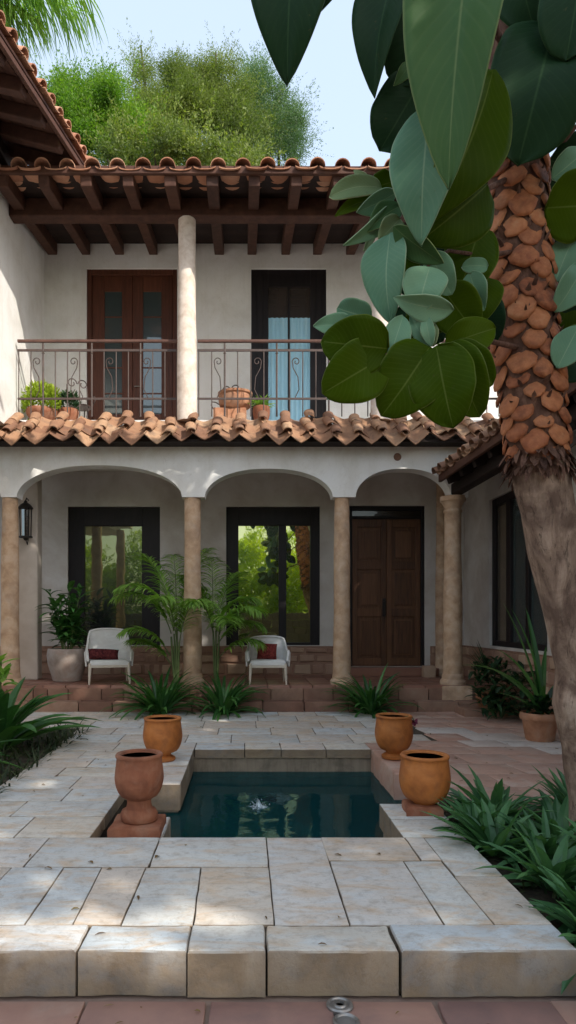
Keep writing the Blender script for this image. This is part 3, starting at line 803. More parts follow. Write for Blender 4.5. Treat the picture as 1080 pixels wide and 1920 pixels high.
mb = MB(); mb.box(a + .075, YB + .1, 3.805, b - .075, YB + .13, z1 - .095); mb.build('transom_pane', M['glass_transom'], ed)
mb = MB(); mb.tube([(mid - .05, YB + .08, 1.72), (mid - .05, YB + .03, 1.72), (mid - .05, YB + .03, 1.98), (mid - .05, YB + .08, 1.98)], .014, 8); mb.box(mid - .085, YB + .07, 1.66, mid - .015, YB + .079, 2.05)
mb.build('handle', M['lantern'], ed)

# balcony doors
fd = thing_part('french_door'); a, b, z0, z1 = FD[0]
mb = MB(); mb.box(a, YB + .04, z0, a + .1, YB + .18, z1); mb.box(b - .1, YB + .04, z0, b, YB + .18, z1); mb.box(a + .1, YB + .04, z1 - .12, b - .1, YB + .178, z1)
mb.build('frame', M['red_door'], fd, bevel=.008)
mid = (a + b) / 2
for x0, x1 in ((a + .105, mid - .004), (mid + .004, b - .105)):
    mb = MB(); y = YB + .08; g0, g1 = x0 + .26, x1 - .22
    if x0 > mid: g0, g1 = x0 + .22, x1 - .24
    mb.box(x0, y, z0, g0, y + .06, z1 - .125); mb.box(g1, y, z0, x1, y + .06, z1 - .125)
    mb.box(g0, y + .003, z1 - .45, g1, y + .057, z1 - .125); mb.box(g0, y + .003, z0, g1, y + .057, z0 + .62)
    for z in (6.4, 6.95, 7.5, 8.03): mb.box(g0, y + .012, z, g1, y + .05, z + .028)
    mb.build('door_leaf', M['red_door'], fd, bevel=.006)
    mb = MB(); mb.box(g0, y + .025, z0 + .62, g1, y + .035, z1 - .45); mb.build('pane', M['glass_door'], fd)
mb = MB(); mb.tube([(mid + .05, YB + .08, 6.55), (mid + .05, YB + .04, 6.55), (mid + .16, YB + .04, 6.55)], .012, 8); mb.build('handle', M['steel'], fd)
fd = thing_part('french_door'); a, b, z0, z1 = FD[1]; y = YB + .05
mb = MB(); mb.box(a, y, z0, a + .36, y + .1, z1); mb.box(b - .33, y, z0, b, y + .1, z1); mb.box(a + .36, y + .002, z1 - .36, b - .33, y + .098, z1); mb.box(a + .36, y + .002, z0, b - .33, y + .098, z0 + .2)
mb.box(a + .36 + .42, y + .02, z0 + .2, a + .36 + .46, y + .08, z1 - .36)
for x in (a + .10, a + .24, b - .11, b - .22): mb.box(x, y - .012, z0, x + .025, y - .001, z1 - .08)
mb.build('frame', M['black_frame'], fd, bevel=.008)
mb = MB(); mb.box(a + .36, y + .05, z0 + .2, b - .33, y + .06, z1 - .36); mb.build('pane', M['glass_sky'], fd)
# pale blue sheet that paints reflected sky over the lower glass
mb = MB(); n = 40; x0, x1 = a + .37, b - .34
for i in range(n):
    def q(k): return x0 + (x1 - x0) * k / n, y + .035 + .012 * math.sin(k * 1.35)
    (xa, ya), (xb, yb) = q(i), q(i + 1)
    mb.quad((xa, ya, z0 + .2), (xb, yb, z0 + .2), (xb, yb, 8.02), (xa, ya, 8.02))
mb.build('reflection_sheet', M['reflection_sheet'], fd, smooth=180, weld=True)


# ---- tile roofs
def tile_roof(mb, p0, p1, out, slope, courses, pitch=.385, clen=.42, t0=0.0, t1=1.0, lip=.0, rnd=1.0, thick=.016, droop=0.0, flat=.55, back=0.0):
    """Barrel tiles between the eave points p0-p1; out is the horizontal direction down the slope."""
    p0, p1 = Vector(p0), Vector(p1); ax = (p1 - p0); L = ax.length; ax.normalize()
    o = Vector(out).normalized(); dn = (o * math.cos(slope) + Vector((0, 0, -math.sin(slope)))).normalized(); nr = ax.cross(dn)
    if nr.z < 0: nr = -nr
    n = int(L / pitch); pt = L / n; K = 8 if droop == 0 else 14
    def arc(c, r0, r1, sgn, j, rr, sq, dp, w):
        sh = U(-.025, .025) * rnd; rot = U(-.04, .04) * rnd; lift = U(0, .012) * rnd
        s0 = j * clen * .86 - sh - dp + (back if sgn > 0 and j == 0 else 0); s1 = s0 + clen + dp; t = U(t0, t1)
        rows = []
        for ss, r, dz in ((s0, r0, .012 + j * .0), (s1, r1, -.02)):
            rw = []
            for k in range(K + 1):
                a = math.pi * k / K
                u = -math.cos(a) * r + rot * (ss - s0); pf_ = math.sin(a) ** sq if sq < 2 else (1 - abs(math.cos(a)) ** 1.5) ** .9
                h = sgn * pf_ * r * rr + dz + lift
                if ss == s0: h += -dp * .6 * max(0, 1 - abs(math.cos(a)) * 1.25) if sgn < 0 else 0
                rw.append(p0 + ax * (c + u) - dn * (ss + (dp * .8 * abs(math.cos(a)) if ss == s0 else 0)) + nr * h)
            rows.append(rw)
        n0 = len(mb.v); q = (1 if sgn > 0 else -1)
        for off in (0, -thick):
            for rw in rows:
                for p in rw: mb.v.append(tuple(p + nr * off))
        W = K + 1
        def face(*ix):
            mb.f.append(tuple(n0 + i for i in ix)); mb.t.append(t); mb.m.append(0)
        for k in range(K):
            face(k, k + 1, W + k + 1, W + k); face(2 * W + k + 1, 2 * W + k, 3 * W + k, 3 * W + k + 1)
            face(k + 1, k, 2 * W + k, 2 * W + k + 1)
            face(W + k, W + k + 1, 3 * W + k + 1, 3 * W + k)
        face(0, W, 3 * W, 2 * W); face(K, 2 * W + K, 3 * W + K, W + K)
    for j in range(courses):
        for i in range(n):
            c = (i + .5) * pt
            arc(c + U(-.02, .02) * rnd, pt * (.44 if droop == 0 else .56), pt * (.38 if droop == 0 else .53), -1, j, flat, 1 if droop == 0 else 2, droop * U(.5, 1.3), 0)
        for i in range(n + 1):
            c = i * pt
            if droop and U(0, 1) < .12: continue
            arc(c + U(-.012, .012) * rnd, pt * (.31 if droop == 0 else .19), pt * (.32 if droop == 0 else .24), 1, j, .95 if droop == 0 else .75, 1, 0, 0)
    return nr

# little tiled roof over the arcade
mb = MB(); tile_roof(mb, (-6.2, 11.46, 4.79), (4.4, 11.46, 4.79), (0, -1, 0), R(38), 3, pitch=.40, clen=.32, rnd=3.2, droop=.10, flat=.42, back=.05)
mb.build('arcade_tile_roof', M['tile_lower'], house, smooth=50)
mb = MB()
p = [(11.60, 4.70), (11.95, 4.70), (11.95, 4.86), (12.3, 5.1), (12.25, 5.16), (11.60, 4.74)]
for i in range(6):
    a_, b_ = p[i], p[(i + 1) % 6]; mb.quad((-6.2, a_[0], a_[1]), (4.0, a_[0], a_[1]), (4.0, b_[0], b_[1]), (-6.2, b_[0], b_[1]))
mb.build('eave_bed', M['timber_dark'], house)

# main roof: beam on the columns, rafters, fascia, boards, tiles
mb = MB(); mb.bar((-4.25, 12.1, 9.02), (5.2, 12.1, 9.02), .26, .33, .55); mb.build('eave_beam', M['timber'], house, bevel=.02)
mb = MB(); mb.bar((-4.25, 11.02, 9.03), (5.2, 11.02, 9.01), .07, .13, .75); mb.build('fascia', M['timber'], house, bevel=.012)
x = -4.05; sl = .055
while x < 5.1:
    mb = MB(); mb.bar((x, 11.06, 8.93), (x + U(-.03, .03), 14.15, 9.45), .19 + U(-.015, .02), .25, U(.2, .9))
    mb.build('rafter', M['timber'], house, bevel=.015); x += .70
mb = MB(); y = 11.0
while y < 14.1:
    z = 9.062 + (y - 11.06) * .166
    mb.box(-4.25, y, z, 5.2, y + .19, z + .03); y += .2
mb.build('roof_boards', M['timber_dark'], house)
mb = MB(); tile_roof(mb, (-4.15, 10.93, 9.03), (5.3, 10.93, 9.03), (0, -1, 0), R(13), 9, pitch=.405, clen=.45, rnd=1.3, flat=.22)
mb.build('main_tile_roof', M['tile_upper'], house, smooth=50)
mb = MB(); mb.quad((-5, 14.2, 10.05), (5.4, 14.2, 10.05), (5.4, 17.5, 10.6), (-5, 17.5, 10.6)); mb.quad((5.4, 17.5, 10.6), (-5, 17.5, 10.6), (-5, 21, 9.6), (5.4, 21, 9.6)); mb.build('rear_roof', M['tile_upper'], house)
mb = MB(); mb.box(-6.2, 20.5, 0, 5.2, 20.8, 9.7); mb.box(5.2, 14.1, 0, 5.4, 20.8, 9.9); mb.box(-6.4, 14.1, 0, -6.2, 20.8, 9.9); mb.build('rear_wall', M['plaster'], house)

# balcony railing in two bays
def railing(x0, x1, y, posts):
    rl = thing_part('balcony_railing')
    mb = MB(); mb.box(x0, y - .03, 6.715, x1, y + .03, 6.765); mb.build('handrail', M['rail'], rl, bevel=.008)
    mb = MB(); mb.box(x0, y - .012, 6.55, x1, y + .012, 6.59); mb.build('top_bar', M['iron'], rl)
    mb = MB(); mb.box(x0, y - .012, 5.66, x1, y + .012, 5.695); mb.build('bottom_bar', M['iron'], rl)
    n = max(2, round((x1 - x0) / .235))
    for i in range(n + 1):
        x = x0 + .02 + (x1 - x0 - .04) * i / n
        big = i % 4 == 2
        mb = MB(); r = .018 if big else .011
        mb.tube([(x, y, 5.35), (x, y, 6.70 if big else 6.55)], r, 8)
        if big: mb.lathe([(.0, 0), (.03, .015), (.0, .05)], (x, y, 6.5), 10)
        mb.build('picket', M['iron'], rl, smooth=40)
    for k in range(1, n, 3):                           # scrolled ornaments between the pickets
        xm = x0 + .02 + (x1 - x0 - .04) * (k + .5) / n; s_ = 1 if k % 2 else -1
        pts = []
        for i in range(25):
            f = i / 24; an = f * 2.2 * math.pi; rr = .075 * (1 - .75 * f)
            pts.append((xm + s_ * (.0 - rr * math.cos(an) + .0), y, 6.36 + rr * math.sin(an) * 1.1))
        pts = [(xm - s_ * .02, y, 5.70), (xm + s_ * .05, y, 5.85), (xm + s_ * .03, y, 6.08), (xm - s_ * .06, y, 6.25)] + pts
        mb = MB(); mb.tube(pts, .009, 6); mb.build('scroll', M['iron'], rl, smooth=60)
    return rl
railing(-4.20, -1.24, 12.3, 0); railing(-.88, 2.28, 12.3, 0)
railing(2.64, 4.7, 12.3, 0)
# ================================================================= the two side wings
lw = thing('left_wing', (-5, 9, 0), 'white plastered upper wing on the left under a deep timbered tile eave', 'house wing')
mb = MB(); mb.box(-4.75, 3.0, 5.05, -4.25, 14.4, 9.75); mb.build('upper_wall', M['plaster'], lw)
mb = MB(); mb.box(-6.6, 3.0, 0, -6.3, 11.9, 5.3); mb.build('lower_wall', M['plaster'], lw)
mb = MB(); mb.box(-6.6, 3.0, 4.8, -4.75, 11.9, 5.045); mb.build('floor_slab', M['plaster'], lw)
column('porch_column', -4.5, 8.2, -.1, 4.8, .17, M['column'], parent=lw)
column('porch_column', -4.5, 4.4, -.1, 4.8, .17, M['column'], parent=lw)
E0, E1 = Vector((-2.64, 11.35, 9.38)), Vector((-3.62, 6.2, 9.38))       # eave line
dv = (E1 - E0).normalized(); out = Vector((0, 0, 1)).cross(dv) * -1
if out.x < 0: out = -out
sl = R(20)
mb = MB(); tile_roof(mb, E0, E1, out, sl, 8, pitch=.27, clen=.45, rnd=.9, flat=.15); mb.build('tile_roof', M['tile_upper'], lw, smooth=50)
up = -out * math.cos(sl) + Vector((0, 0, math.sin(sl)))
nrm = Vector((out.x * math.sin(sl), out.y * math.sin(sl), math.cos(sl)))
mb = MB()
for k in range(16):
    a = E0 + up * (.03 + k * .2) - nrm * .085; b = E1 + up * (.03 + k * .2) - nrm * .085; c_, d_ = b + up * .19, a + up * .19
    mb.quad(a, b, c_, d_, U(0, 1)); mb.quad(d_ - nrm * .03, c_ - nrm * .03, b - nrm * .03, a - nrm * .03, U(0, 1)); mb.quad(a - nrm * .03, b - nrm * .03, b, a, .5)
mb.build('roof_boards', M['timber'], lw)
mb = MB(); mb.bar(E0 - nrm * .16 + up * .06, E1 - nrm * .16 + up * .06, .06, .12, .8); mb.build('fascia', M['timber'], lw, bevel=.01)
L = (E1 - E0).length; s = .12
while s < L:
    p = E0 + dv * s - nrm * .22
    mb = MB(); mb.bar(p + up * .1, p + up * 3.0, .16, .2, U(.2, 1)); mb.build('rafter', M['timber'], lw, bevel=.015); s += .58
mb = MB(); mb.bar((-4.1, 12.0, 9.38), (-4.1, 4, 9.38), .22, .26, .4); mb.build('wall_plate', M['timber_dark'], lw, bevel=.02)

rw = thing('right_wing', (6, 8, 0), 'low wing on the right with tiled lean-to roof on dark timbers and tall dark window', 'house wing')
XR = 4.62
WH = (10.2, 12.62, 1.11, 3.86)
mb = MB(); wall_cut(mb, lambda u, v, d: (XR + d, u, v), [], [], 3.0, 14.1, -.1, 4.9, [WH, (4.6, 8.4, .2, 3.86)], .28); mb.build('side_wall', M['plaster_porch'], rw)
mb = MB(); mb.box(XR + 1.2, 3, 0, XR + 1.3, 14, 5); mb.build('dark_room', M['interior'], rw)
mb = MB(); rubble(mb, lambda u, v, d: (XR - d, u, v), 9.0, 14.05, .0, 1.06); mb.build('stone_plinth', M['rubble'], rw)
mb = MB()
a, b, z0, z1 = WH; x0, x1 = XR + .05, XR + .15
for u0, u1, v0, v1 in ((a, a + .14, z0, z1), (b - .16, b, z0, z1), (a + .14, b - .16, z1 - .14, z1), (a + .14, b - .16, z0, z0 + .1), (11.75, 11.95, z0 + .1, z1 - .14), (11.0, 11.12, z0 + .1, z1 - .14)):
    mb.box(x0, u0, v0, x1, u1, v1)
mb.build('frame', M['black_frame'], rw, bevel=.008)
mb = MB(); mb.box(XR + .1, 11.95, z0 + .1, XR + .11, b - .16, z1 - .14); mb.build('pane', M['glass_side'], rw)
mb = MB(); mb.box(XR + .1, a + .14, z0 + .1, XR + .11, 11.75, z1 - .14); mb.build('pane', M['glass_door'], rw)
mb = MB(); mb.box(XR + .08, 4.6, .2, XR + .16, 8.4, 3.86); mb.build('door', M['black_frame'], rw)
E0, E1 = Vector((3.36, 11.75, 4.19)), Vector((3.46, 3.4, 4.19)); dv = (E1 - E0).normalized(); out = Vector((-1, 0, 0)); sl = R(21)
mb = MB(); tile_roof(mb, E0, E1, out, sl, 7, pitch=.30, clen=.45, rnd=1.5); mb.build('tile_roof', M['tile_lower'], rw, smooth=50)
up = -out * math.cos(sl) + Vector((0, 0, math.sin(sl))); nrm = Vector((-math.sin(sl), 0, math.cos(sl)))
mb = MB()
for k in range(14):
    a = E0 + up * (.03 + k * .2) - nrm * .07; b = E1 + up * (.03 + k * .2) - nrm * .07; c_, d_ = b + up * .19, a + up * .19
    mb.quad(a, b, c_, d_, U(0, 1)); mb.quad(d_ - nrm * .03, c_ - nrm * .03, b - nrm * .03, a - nrm * .03, U(0, 1)); mb.quad(a - nrm * .03, b - nrm * .03, b, a, .5)
mb.build('roof_boards', M['timber_dark'], rw)
mb = MB(); mb.bar(E0 - nrm * .12 + up * .03, E1 - nrm * .12 + up * .03, .06, .13, .8); mb.build('fascia', M['timber'], rw, bevel=.01)
s = .25; L = (E1 - E0).length
while s < L:
    p = E0 + dv * s - nrm * .2
    mb = MB(); mb.bar(p + up * .06, p + up * 1.6, .13, .17, U(0, .6)); mb.build('rafter', M['timber_dark'], rw, bevel=.012); s += .62
mb = MB(); mb.bar((3.79, 12.2, 3.94), (3.79, 3.4, 3.94), .2, .2, .3); mb.build('eave_beam', M['timber_dark'], rw, bevel=.02)
column('porch_column', 3.79, 6.4, -.1, 3.84, .17, M['column'], parent=rw)
column('porch_column', 3.79, 3.7, -.1, 3.84, .17, M['column'], parent=rw)
# ================================================================= urns, chairs, lantern, jet, drain
def urn(pos, d, h, label, mat, foot, group='terracotta urns round the pool', plinth=False):
    t = thing('terracotta_urn', pos, label, 'urn', group)
    r = d / 2; mb = MB(); k = h
    if foot == 'tall':
        pr = [(r * .66, 0), (r * .76, .03 * k), (r * .78, .11 * k), (r * .70, .17 * k), (r * .54, .20 * k), (r * .50, .26 * k), (r * .50, .33 * k)]
        b0 = .33
    else:
        pr = [(r * .60, 0), (r * .66, .025 * k), (r * .66, .075 * k), (r * .55, .11 * k), (r * .42, .13 * k), (r * .45, .17 * k)]
        b0 = .17
    for i in range(1, 13):
        f = i / 12; z = b0 + (.93 - b0) * f
        q_ = min(1, f / .62); pr.append((r * (.46 + .57 * math.sqrt(1 - (1 - q_) ** 2.1) - .20 * max(0, f - .55)), z * k))
    pr += [(r * .955, .945 * k), (r * .98, .955 * k), (r * .985, .985 * k), (r * .95, 1.003 * k), (r * .87, 1.006 * k), (r * .79, .995 * k), (r * .755, .96 * k)]
    body = MB(); body.lathe(pr, pos, 44, wob=.022)
    ins = [(r * .755, .96 * k), (r * .78, .8 * k), (r * .72, .62 * k), (r * .4, .56 * k), (0.0, .55 * k)]
    body.lathe(ins, pos, 44)
    body.build('bowl', mat, t, smooth=48)
    if plinth == 'lump':
        mb = MB(); mb.slab([(pos.x - .19, pos.y - .15), (pos.x + .12, pos.y - .16), (pos.x + .15, pos.y + .12), (pos.x - .16, pos.y + .15)], pos.z - .005, pos.z + .07, .03, .02, .4); mb.build('base_slab', M['urn_dark'], t, smooth=60)
    elif plinth:
        mb = MB(); mb.slab([(pos.x - .22, pos.y - .2), (pos.x + .2, pos.y - .2), (pos.x + .2, pos.y + .2), (pos.x - .22, pos.y + .2)], pos.z - .075, pos.z + .002, .02, .012, .2)
        mb.build('base_slab', M['urn_dark'], t, smooth=38)
    return t
u1 = urn(Vector((-.86, 5.40, -.015)), .385, .545, 'weathered brown terracotta urn on tall foot and square slab, nearest on the left', M['urn_dark'], 'tall', plinth=True)
urn(Vector((-.945, 7.62, .002)), .44, .49, 'smooth orange terracotta urn on the rear left corner of the pool', M['urn'], 'low')
u3 = urn(Vector((1.72, 7.72, .005)), .425, .50, 'orange terracotta urn with a wilted purple bloom at its rim, rear right', M['urn'], 'low')
urn(Vector((1.505, 5.60, .006)), .415, .475, 'large bright orange terracotta urn on the pool edge beside the lily bed', M['urn'], 'low', plinth='lump')
fl = thing('wilted_flower', (1.94, 7.72, .42), 'wilted purple flower head hanging over the rim of the rear right urn', 'flower')
mb = MB()
for i in range(26):
    d = Vector((U(-1, 1), U(-1, 1), U(-1.2, .6))).normalized(); mb.leafcard(Vector((1.955, 7.70, .425)), d, Vector((U(-1, 1), U(-1, 1), U(-1, 1))), U(.03, .07), .03, U(0, 1))
mb.build('petals', M['flower'], fl)
mb = MB(); mb.tube([(1.95, 7.7, .43), (1.93, 7.71, .49), (1.86, 7.72, .49), (1.80, 7.72, .40)], .006, 6); mb.build('stalk', M['stem'], fl, smooth=60)

# bubbling jet
jt = thing('fountain_jet', JET, 'small white bubbling jet breaking the dark pool surface', 'fountain jet')
g = G('bubbling_water'); p = g.pbr((.62, .72, .78), .25, g.bump(g.noise(g.coords(), 30, 3), .5, .02), .6); tr = g.n('ShaderNodeBsdfTransparent'); mx = g.n('ShaderNodeMixShader')
nz = g.ramp(g.noise(g.coords((1, 1, .4)), 24, 4, .7), [(.36, (.05, .05, .05)), (.62, (.85, .85, .85))]); g.l(nz, mx.inputs[0]); g.l(tr.outputs[0], mx.inputs[1]); g.l(p, mx.inputs[2]); M['jet'] = g.done(mx.outputs[0])
mb = MB()
pr = [(.10, -.006), (.07, .004), (.04, .014), (.026, .03), (.018, .05), (.01, .07), (0.0, .078)]
mb.lathe(pr, JET, 26, wob=.35)
for i in range(34):
    a = U(0, 6.28); r = U(.015, .13); z = max(.004, .08 - r * .55 + U(-.03, .03)); s = U(.003, .007)
    mb.lathe([(0, -s), (s * .8, -s * .4), (s * .9, s * .3), (0, s)], (JET.x + r * math.cos(a), JET.y + r * math.sin(a), JET.z + z), 7)
mb.build('spray', M['jet'], jt, smooth=80)

# floor drain
dp = at(637, 1886, 1.84 * 1250 / 726); dp.z = -.22
dr = thing('floor_drain', dp, 'round worn metal drain fitting set in the red front pavement', 'drain')
mb = MB(); mb.lathe([(.062, -.02), (.064, .006), (.058, .013), (.048, .013), (.044, .006), (.034, .007), (.030, .014), (.021, .014), (.019, -.004)], dp, 32); mb.build('ring', M['steel'], dr, smooth=40)
mb = MB(); mb.lathe([(.0, .002), (.022, .002)][::-1], dp, 20); mb.build('opening', M['hole'], dr)
d2 = dp + Vector((.012, -.125, 0))
mb = MB(); mb.lathe([(.060, -.02), (.062, .004), (.054, .010), (.046, .004), (.044, -.002)], d2, 32); mb.lathe([(.044, .0), (.0, .001)], d2, 24); mb.build('cover', M['steel'], dr, smooth=40)

# lantern
lp = at(49, 975, 12.75)
ln = thing('wall_lantern', (lp.x, 12.88, 2.9), 'narrow black iron lantern hung on the pier by the leftmost column', 'lantern')
def c_at(px_, py_): return at(px_, py_, 12.75)
x, y = lp.x, 12.72
zt, zb = at(0, 937, 12.72).z, at(0, 1014, 12.72).z
mb = MB()
for sx in (-1, 1):
    for sy in (-1, 1): mb.tube([(x + sx * .075, y + sy * .075, zb + .07), (x + sx * .085, y + sy * .085, zt - .17)], .010, 6)
mb.lathe([(.0, 0), (.03, .01), (.05, .05), (.13, .06), (.13, .085), (.0, .085)], (x, y, zb), 4 * 3)
mb.lathe([(.14, -.17), (.145, -.155), (.09, -.09), (.04, -.06), (.03, -.03), (.0, 0)], (x, y, zt), 12)
mb.tube([(x, y, zt - .02), (x, y + .05, zt + .04), (x, 12.9, zt + .02)], .012, 6); mb.tube([(x, y, zb + .03), (x, y + .1, zb - .06), (x, 12.9, zb + .1)], .010, 6)
mb.build('cage', M['lantern'], ln, smooth=40)
mb = MB(); mb.lathe([(.07, .07), (.078, zt - zb - .18)], (x, y, zb), 4); mb.build('glass', glass('lantern_glass', (.05, .04, .03), .12), ln)

# armchairs
def chair(cx, cy, rz, w, h, label):
    t = thing('armchair', (cx, cy, .43), label, 'chair', 'white armchairs on the porch')
    t.rotation_euler = (0, 0, rz)
    H0 = .42; hw = w / 2; dep = .56
    def P(mb, name, mat, **kw):
        o = mb.build(name, mat, None, **kw); o.parent = t; return o
    # curved back and arm shell: plan curve from the left arm tip round the back to the right arm tip
    mb = MB(); n = 28; rows = []
    for i in range(n + 1):
        f = i / n; a = math.pi * (1.08 - 1.16 * f)
        xx = hw * math.copysign(abs(math.cos(a)) ** .62, math.cos(a)); s = max(0, math.sin(a)); yy = -.16 + .42 * (s ** .55)
        if s <= 0: yy = -.16 - .08 * abs(math.sin(a)) * 4
        back = max(0, min(1, (s - .38) / .35)); back = back * back * (3 - 2 * back)
        top = .58 + (h - .64) * back + .075 * back * max(0, s) ** 2.5
        lean = .10 * back
        rows.append([(xx * (1 + .05 * g_), yy + lean * g_, H0 - .10 + (top - H0 + .10) * g_) for g_ in (0, .2, .4, .6, .8, .93, 1)])
    for i in range(n):
        for k in range(6): mb.quad(rows[i][k], rows[i + 1][k], rows[i + 1][k + 1], rows[i][k + 1], .5)
    P(mb, 'backrest', M['rattan'], smooth=180, solid=.03, weld=True, bevel=.012)
    mb = MB(); mb.tube([r[-1] for r in rows], .021, 8); P(mb, 'rim', M['rattan'], smooth=60)
    mb = MB(); mb.slab([(-hw + .05, -.33), (hw - .05, -.33), (hw - .07, .22), (-hw + .07, .22)], H0 - .07, H0 + .02, .035, 0); P(mb, 'seat', M['rattan'], smooth=50)
    mb = MB(); mb.box(-hw + .05, -.33, H0 - .115, hw - .05, -.30, H0 - .072); P(mb, 'apron', M['cream'])
    for sx, sy, fx, fy in ((-1, -.30, -.02, -.03), (1, -.30, .02, -.03), (-1, .2, -.01, .07), (1, .2, .01, .07)):
        mb = MB(); x0 = sx * (hw - .06)
        mb.tube([(x0, sy, H0 - .04), (x0 + fx * .5, sy + fy * .4, .2), (x0 + fx, sy + fy, 0)], [.032, .027, .017], 10); P(mb, 'leg', M['cream'], smooth=60)
    for sx in (-1, 1):
        mb = MB(); x0 = sx * hw * 1.0; mb.tube([(x0, -.20, .60), (x0 * .99, -.28, .57), (x0 * .95, -.31, H0)], [.028, .028, .022], 10); P(mb, 'arm_post', M['rattan'], smooth=60)
    return t
chair(-2.535, 12.38, R(14), .80, .98, 'white barrel-backed armchair with a dark plum cushion, left in front of the large window')
chair(.41, 12.33, R(0), .74, .84, 'white barrel-backed armchair with an upright red cushion, under the bright two-pane window')


def cushion(name, c, w, h, d, rot, mat, label):
    t = bpy.data.objects.new; mb = MB(); n = 14
    def pt(i, j, s):
        u, v = i / n * 2 - 1, j / n * 2 - 1
        puff = (max(0, 1 - u ** 4) * max(0, 1 - v ** 4)) ** .5
        q = 1 - .07 * (abs(u) * (1 - v * v) + abs(v) * (1 - u * u)) * 0 - .05 * (1 - u * u) * abs(v) - .05 * (1 - v * v) * abs(u)
        return (u * w / 2 * q, s * d / 2 * puff + .012 * noise.noise((u * 2, v * 2, s)), v * h / 2 * q)
    for s in (-1, 1):
        for i in range(n):
            for j in range(n):
                q = [pt(i, j, s), pt(i + 1, j, s), pt(i + 1, j + 1, s), pt(i, j + 1, s)]
                mb.quad(*(q if s < 0 else q[::-1]))
    o = mb.build(name, mat, None, smooth=180, weld=True); o.location = c; o.rotation_euler = rot
    return tag(o, label, 'cushion', 'cushions on the armchairs')
cushion('cushion', Vector((-2.60, 12.20, .43 + .42 + .115)), .56, .21, .17, (R(-28), R(3), R(14)), M['cushion_dark'], 'long dark plum patterned cushion lying across the left white armchair')
cushion('cushion', Vector((.40, 12.32, .43 + .42 + .165)), .37, .31, .13, (R(-14), R(4), R(4)), M['cushion'], 'square red woven cushion standing upright in the right white armchair')


def pot(name_parent, pos, r, h, mat, kind='plain', saucer=False):
    mb = MB()
    if kind == 'rim': pr = [(r * .70, 0), (r * .74, .02), (r * .90, h * .74), (r * .91, h * .75), (r * 1.0, h * .755), (r * 1.03, h * .8), (r * 1.02, h * .97), (r * .98, h), (r * .88, h), (r * .86, h * .88), (0, h * .86)]
    elif kind == 'ribbed':
        pr = [(r * .78, 0), (r * .84, .02)]
        for i in range(24): f = i / 23; pr.append((r * (.84 + .14 * f) + .008 * math.sin(f * 40), .03 + (h * .86 - .03) * f))
        pr += [(r * 1.02, h * .88), (r * 1.04, h * .95), (r * 1.0, h), (r * .9, h), (r * .88, h * .9), (0, h * .89)]
    else: pr = [(r * .62, 0), (r * .7, .01), (r * .95, h * .55), (r, h * .8), (r * .96, h * .96), (r * .94, h), (r * .84, h), (r * .82, h * .92), (0, h * .9)]
    mb.lathe(pr, pos, 32, wob=.012); o = mb.build('pot', mat, name_parent, smooth=45); return o
# ================================================================= plants
def rosette(mb, pos, n, L, w, e0=.35, e1=1.4, droop=(.6, 1.5), spread=.05, az0=0, az1=6.283, fold=.2, seg=6, wob=.25):
    for i in range(n):
        f = i / max(1, n - 1); az = U(az0, az1); e = e0 + (e1 - e0) * (f ** .8) + U(-.15, .15)
        p = (pos[0] + math.cos(az) * spread * U(.2, 1), pos[1] + math.sin(az) * spread * U(.2, 1), pos[2])
        mb.blade(p, az, e, L * U(.7, 1.12), w * U(.75, 1.15), U(*droop), U(0, 1), seg, fold, twist=U(-wob, wob))


def strap_plant(name, pos, n, L, w, label, group, mat='strap', cat='plant', **kw):
    t = thing(name, pos, label, cat, group)
    mb = MB(); rosette(mb, pos, n, L, w, **kw); mb.build('leaves', M[mat], t, smooth=180)
    return t

# clumps along the foot of the porch
PG = 'strap-leaved clumps along the porch step'
for px_, n, L, w, lab in ((300, 110, .98, .078, 'dense green strap-leaved clump left of the second porch column'),
                          (418, 80, .9, .08, 'upright strap-leaved clump right of the second porch column'),
                          (697, 90, .9, .078, 'bright rounded strap-leaved clump in front of the wooden entrance door')):
    yy = 11.42; p = Vector((px(px_, yy), yy, -.02))
    strap_plant('agapanthus', p, n, L, w, lab, PG, spread=.16, e0=.25, e1=1.45, droop=(.7, 1.7))

# lily bed on the right
LB = 'lily rosettes in the right bed'
lil = [(2.03, 5.45, .62, 'tallest spiky lily rosette at the back of the right bed'), (1.80, 4.85, .55, 'lily rosette against the deck edge just below the bright urn'),
       (2.35, 5.0, .56, 'wide lily rosette behind the middle of the right bed'), (1.95, 4.25, .52, 'mid-bed lily rosette spilling its leaves toward the deck edge'),
       (2.42, 4.38, .52, 'dark lily rosette at the frame edge in mid bed'), (1.93, 3.72, .46, 'lily rosette leaning over the front right deck corner'),
       (2.32, 3.72, .5, 'lily rosette near the front of the bed against the frame edge'), (2.02, 3.25, .40, 'small frontmost lily rosette beside the deck corner'),
       (2.75, 5.5, .6, 'lily rosette at the rear by the palm trunk'), (2.80, 4.7, .55, 'half-hidden lily rosette outside the frame edge'), (2.1, 4.65, .48, 'low lily rosette tucked between its larger neighbours'),
       (1.84, 3.45, .40, 'small lily rosette whose leaves lie across the deck edge near the front'), (1.83, 5.2, .45, 'young lily rosette in the shade of the bright urn'), (2.5, 3.3, .5, 'lily rosette in the front corner cut by the frame edge')]
for x, y, L, lab in lil:
    p = Vector((x, y, -.10)); t = thing('lily_plant', p, lab, 'plant', LB)
    mb = MB(); rosette(mb, p, 50, L * .9, .082, e0=.2, e1=1.25, droop=(.35, 1.15), spread=.07, fold=.22)
    mb.build('leaves', M['lily'], t, smooth=180)
p = Vector((1.74, 5.55, -.06)); t = thing('broad_leaf_seedling', p, 'pale green broad-leaved plant lying beside the bright orange urn', 'plant')
mb = MB()
for k in range(6): mb.blade(p, R(-40) + U(-.5, .6), U(.25, .55), U(.35, .5), .15, U(.3, .8), U(.5, 1), 8, .12, 'oval')
mb.build('leaves', M['palm'], t, smooth=180)
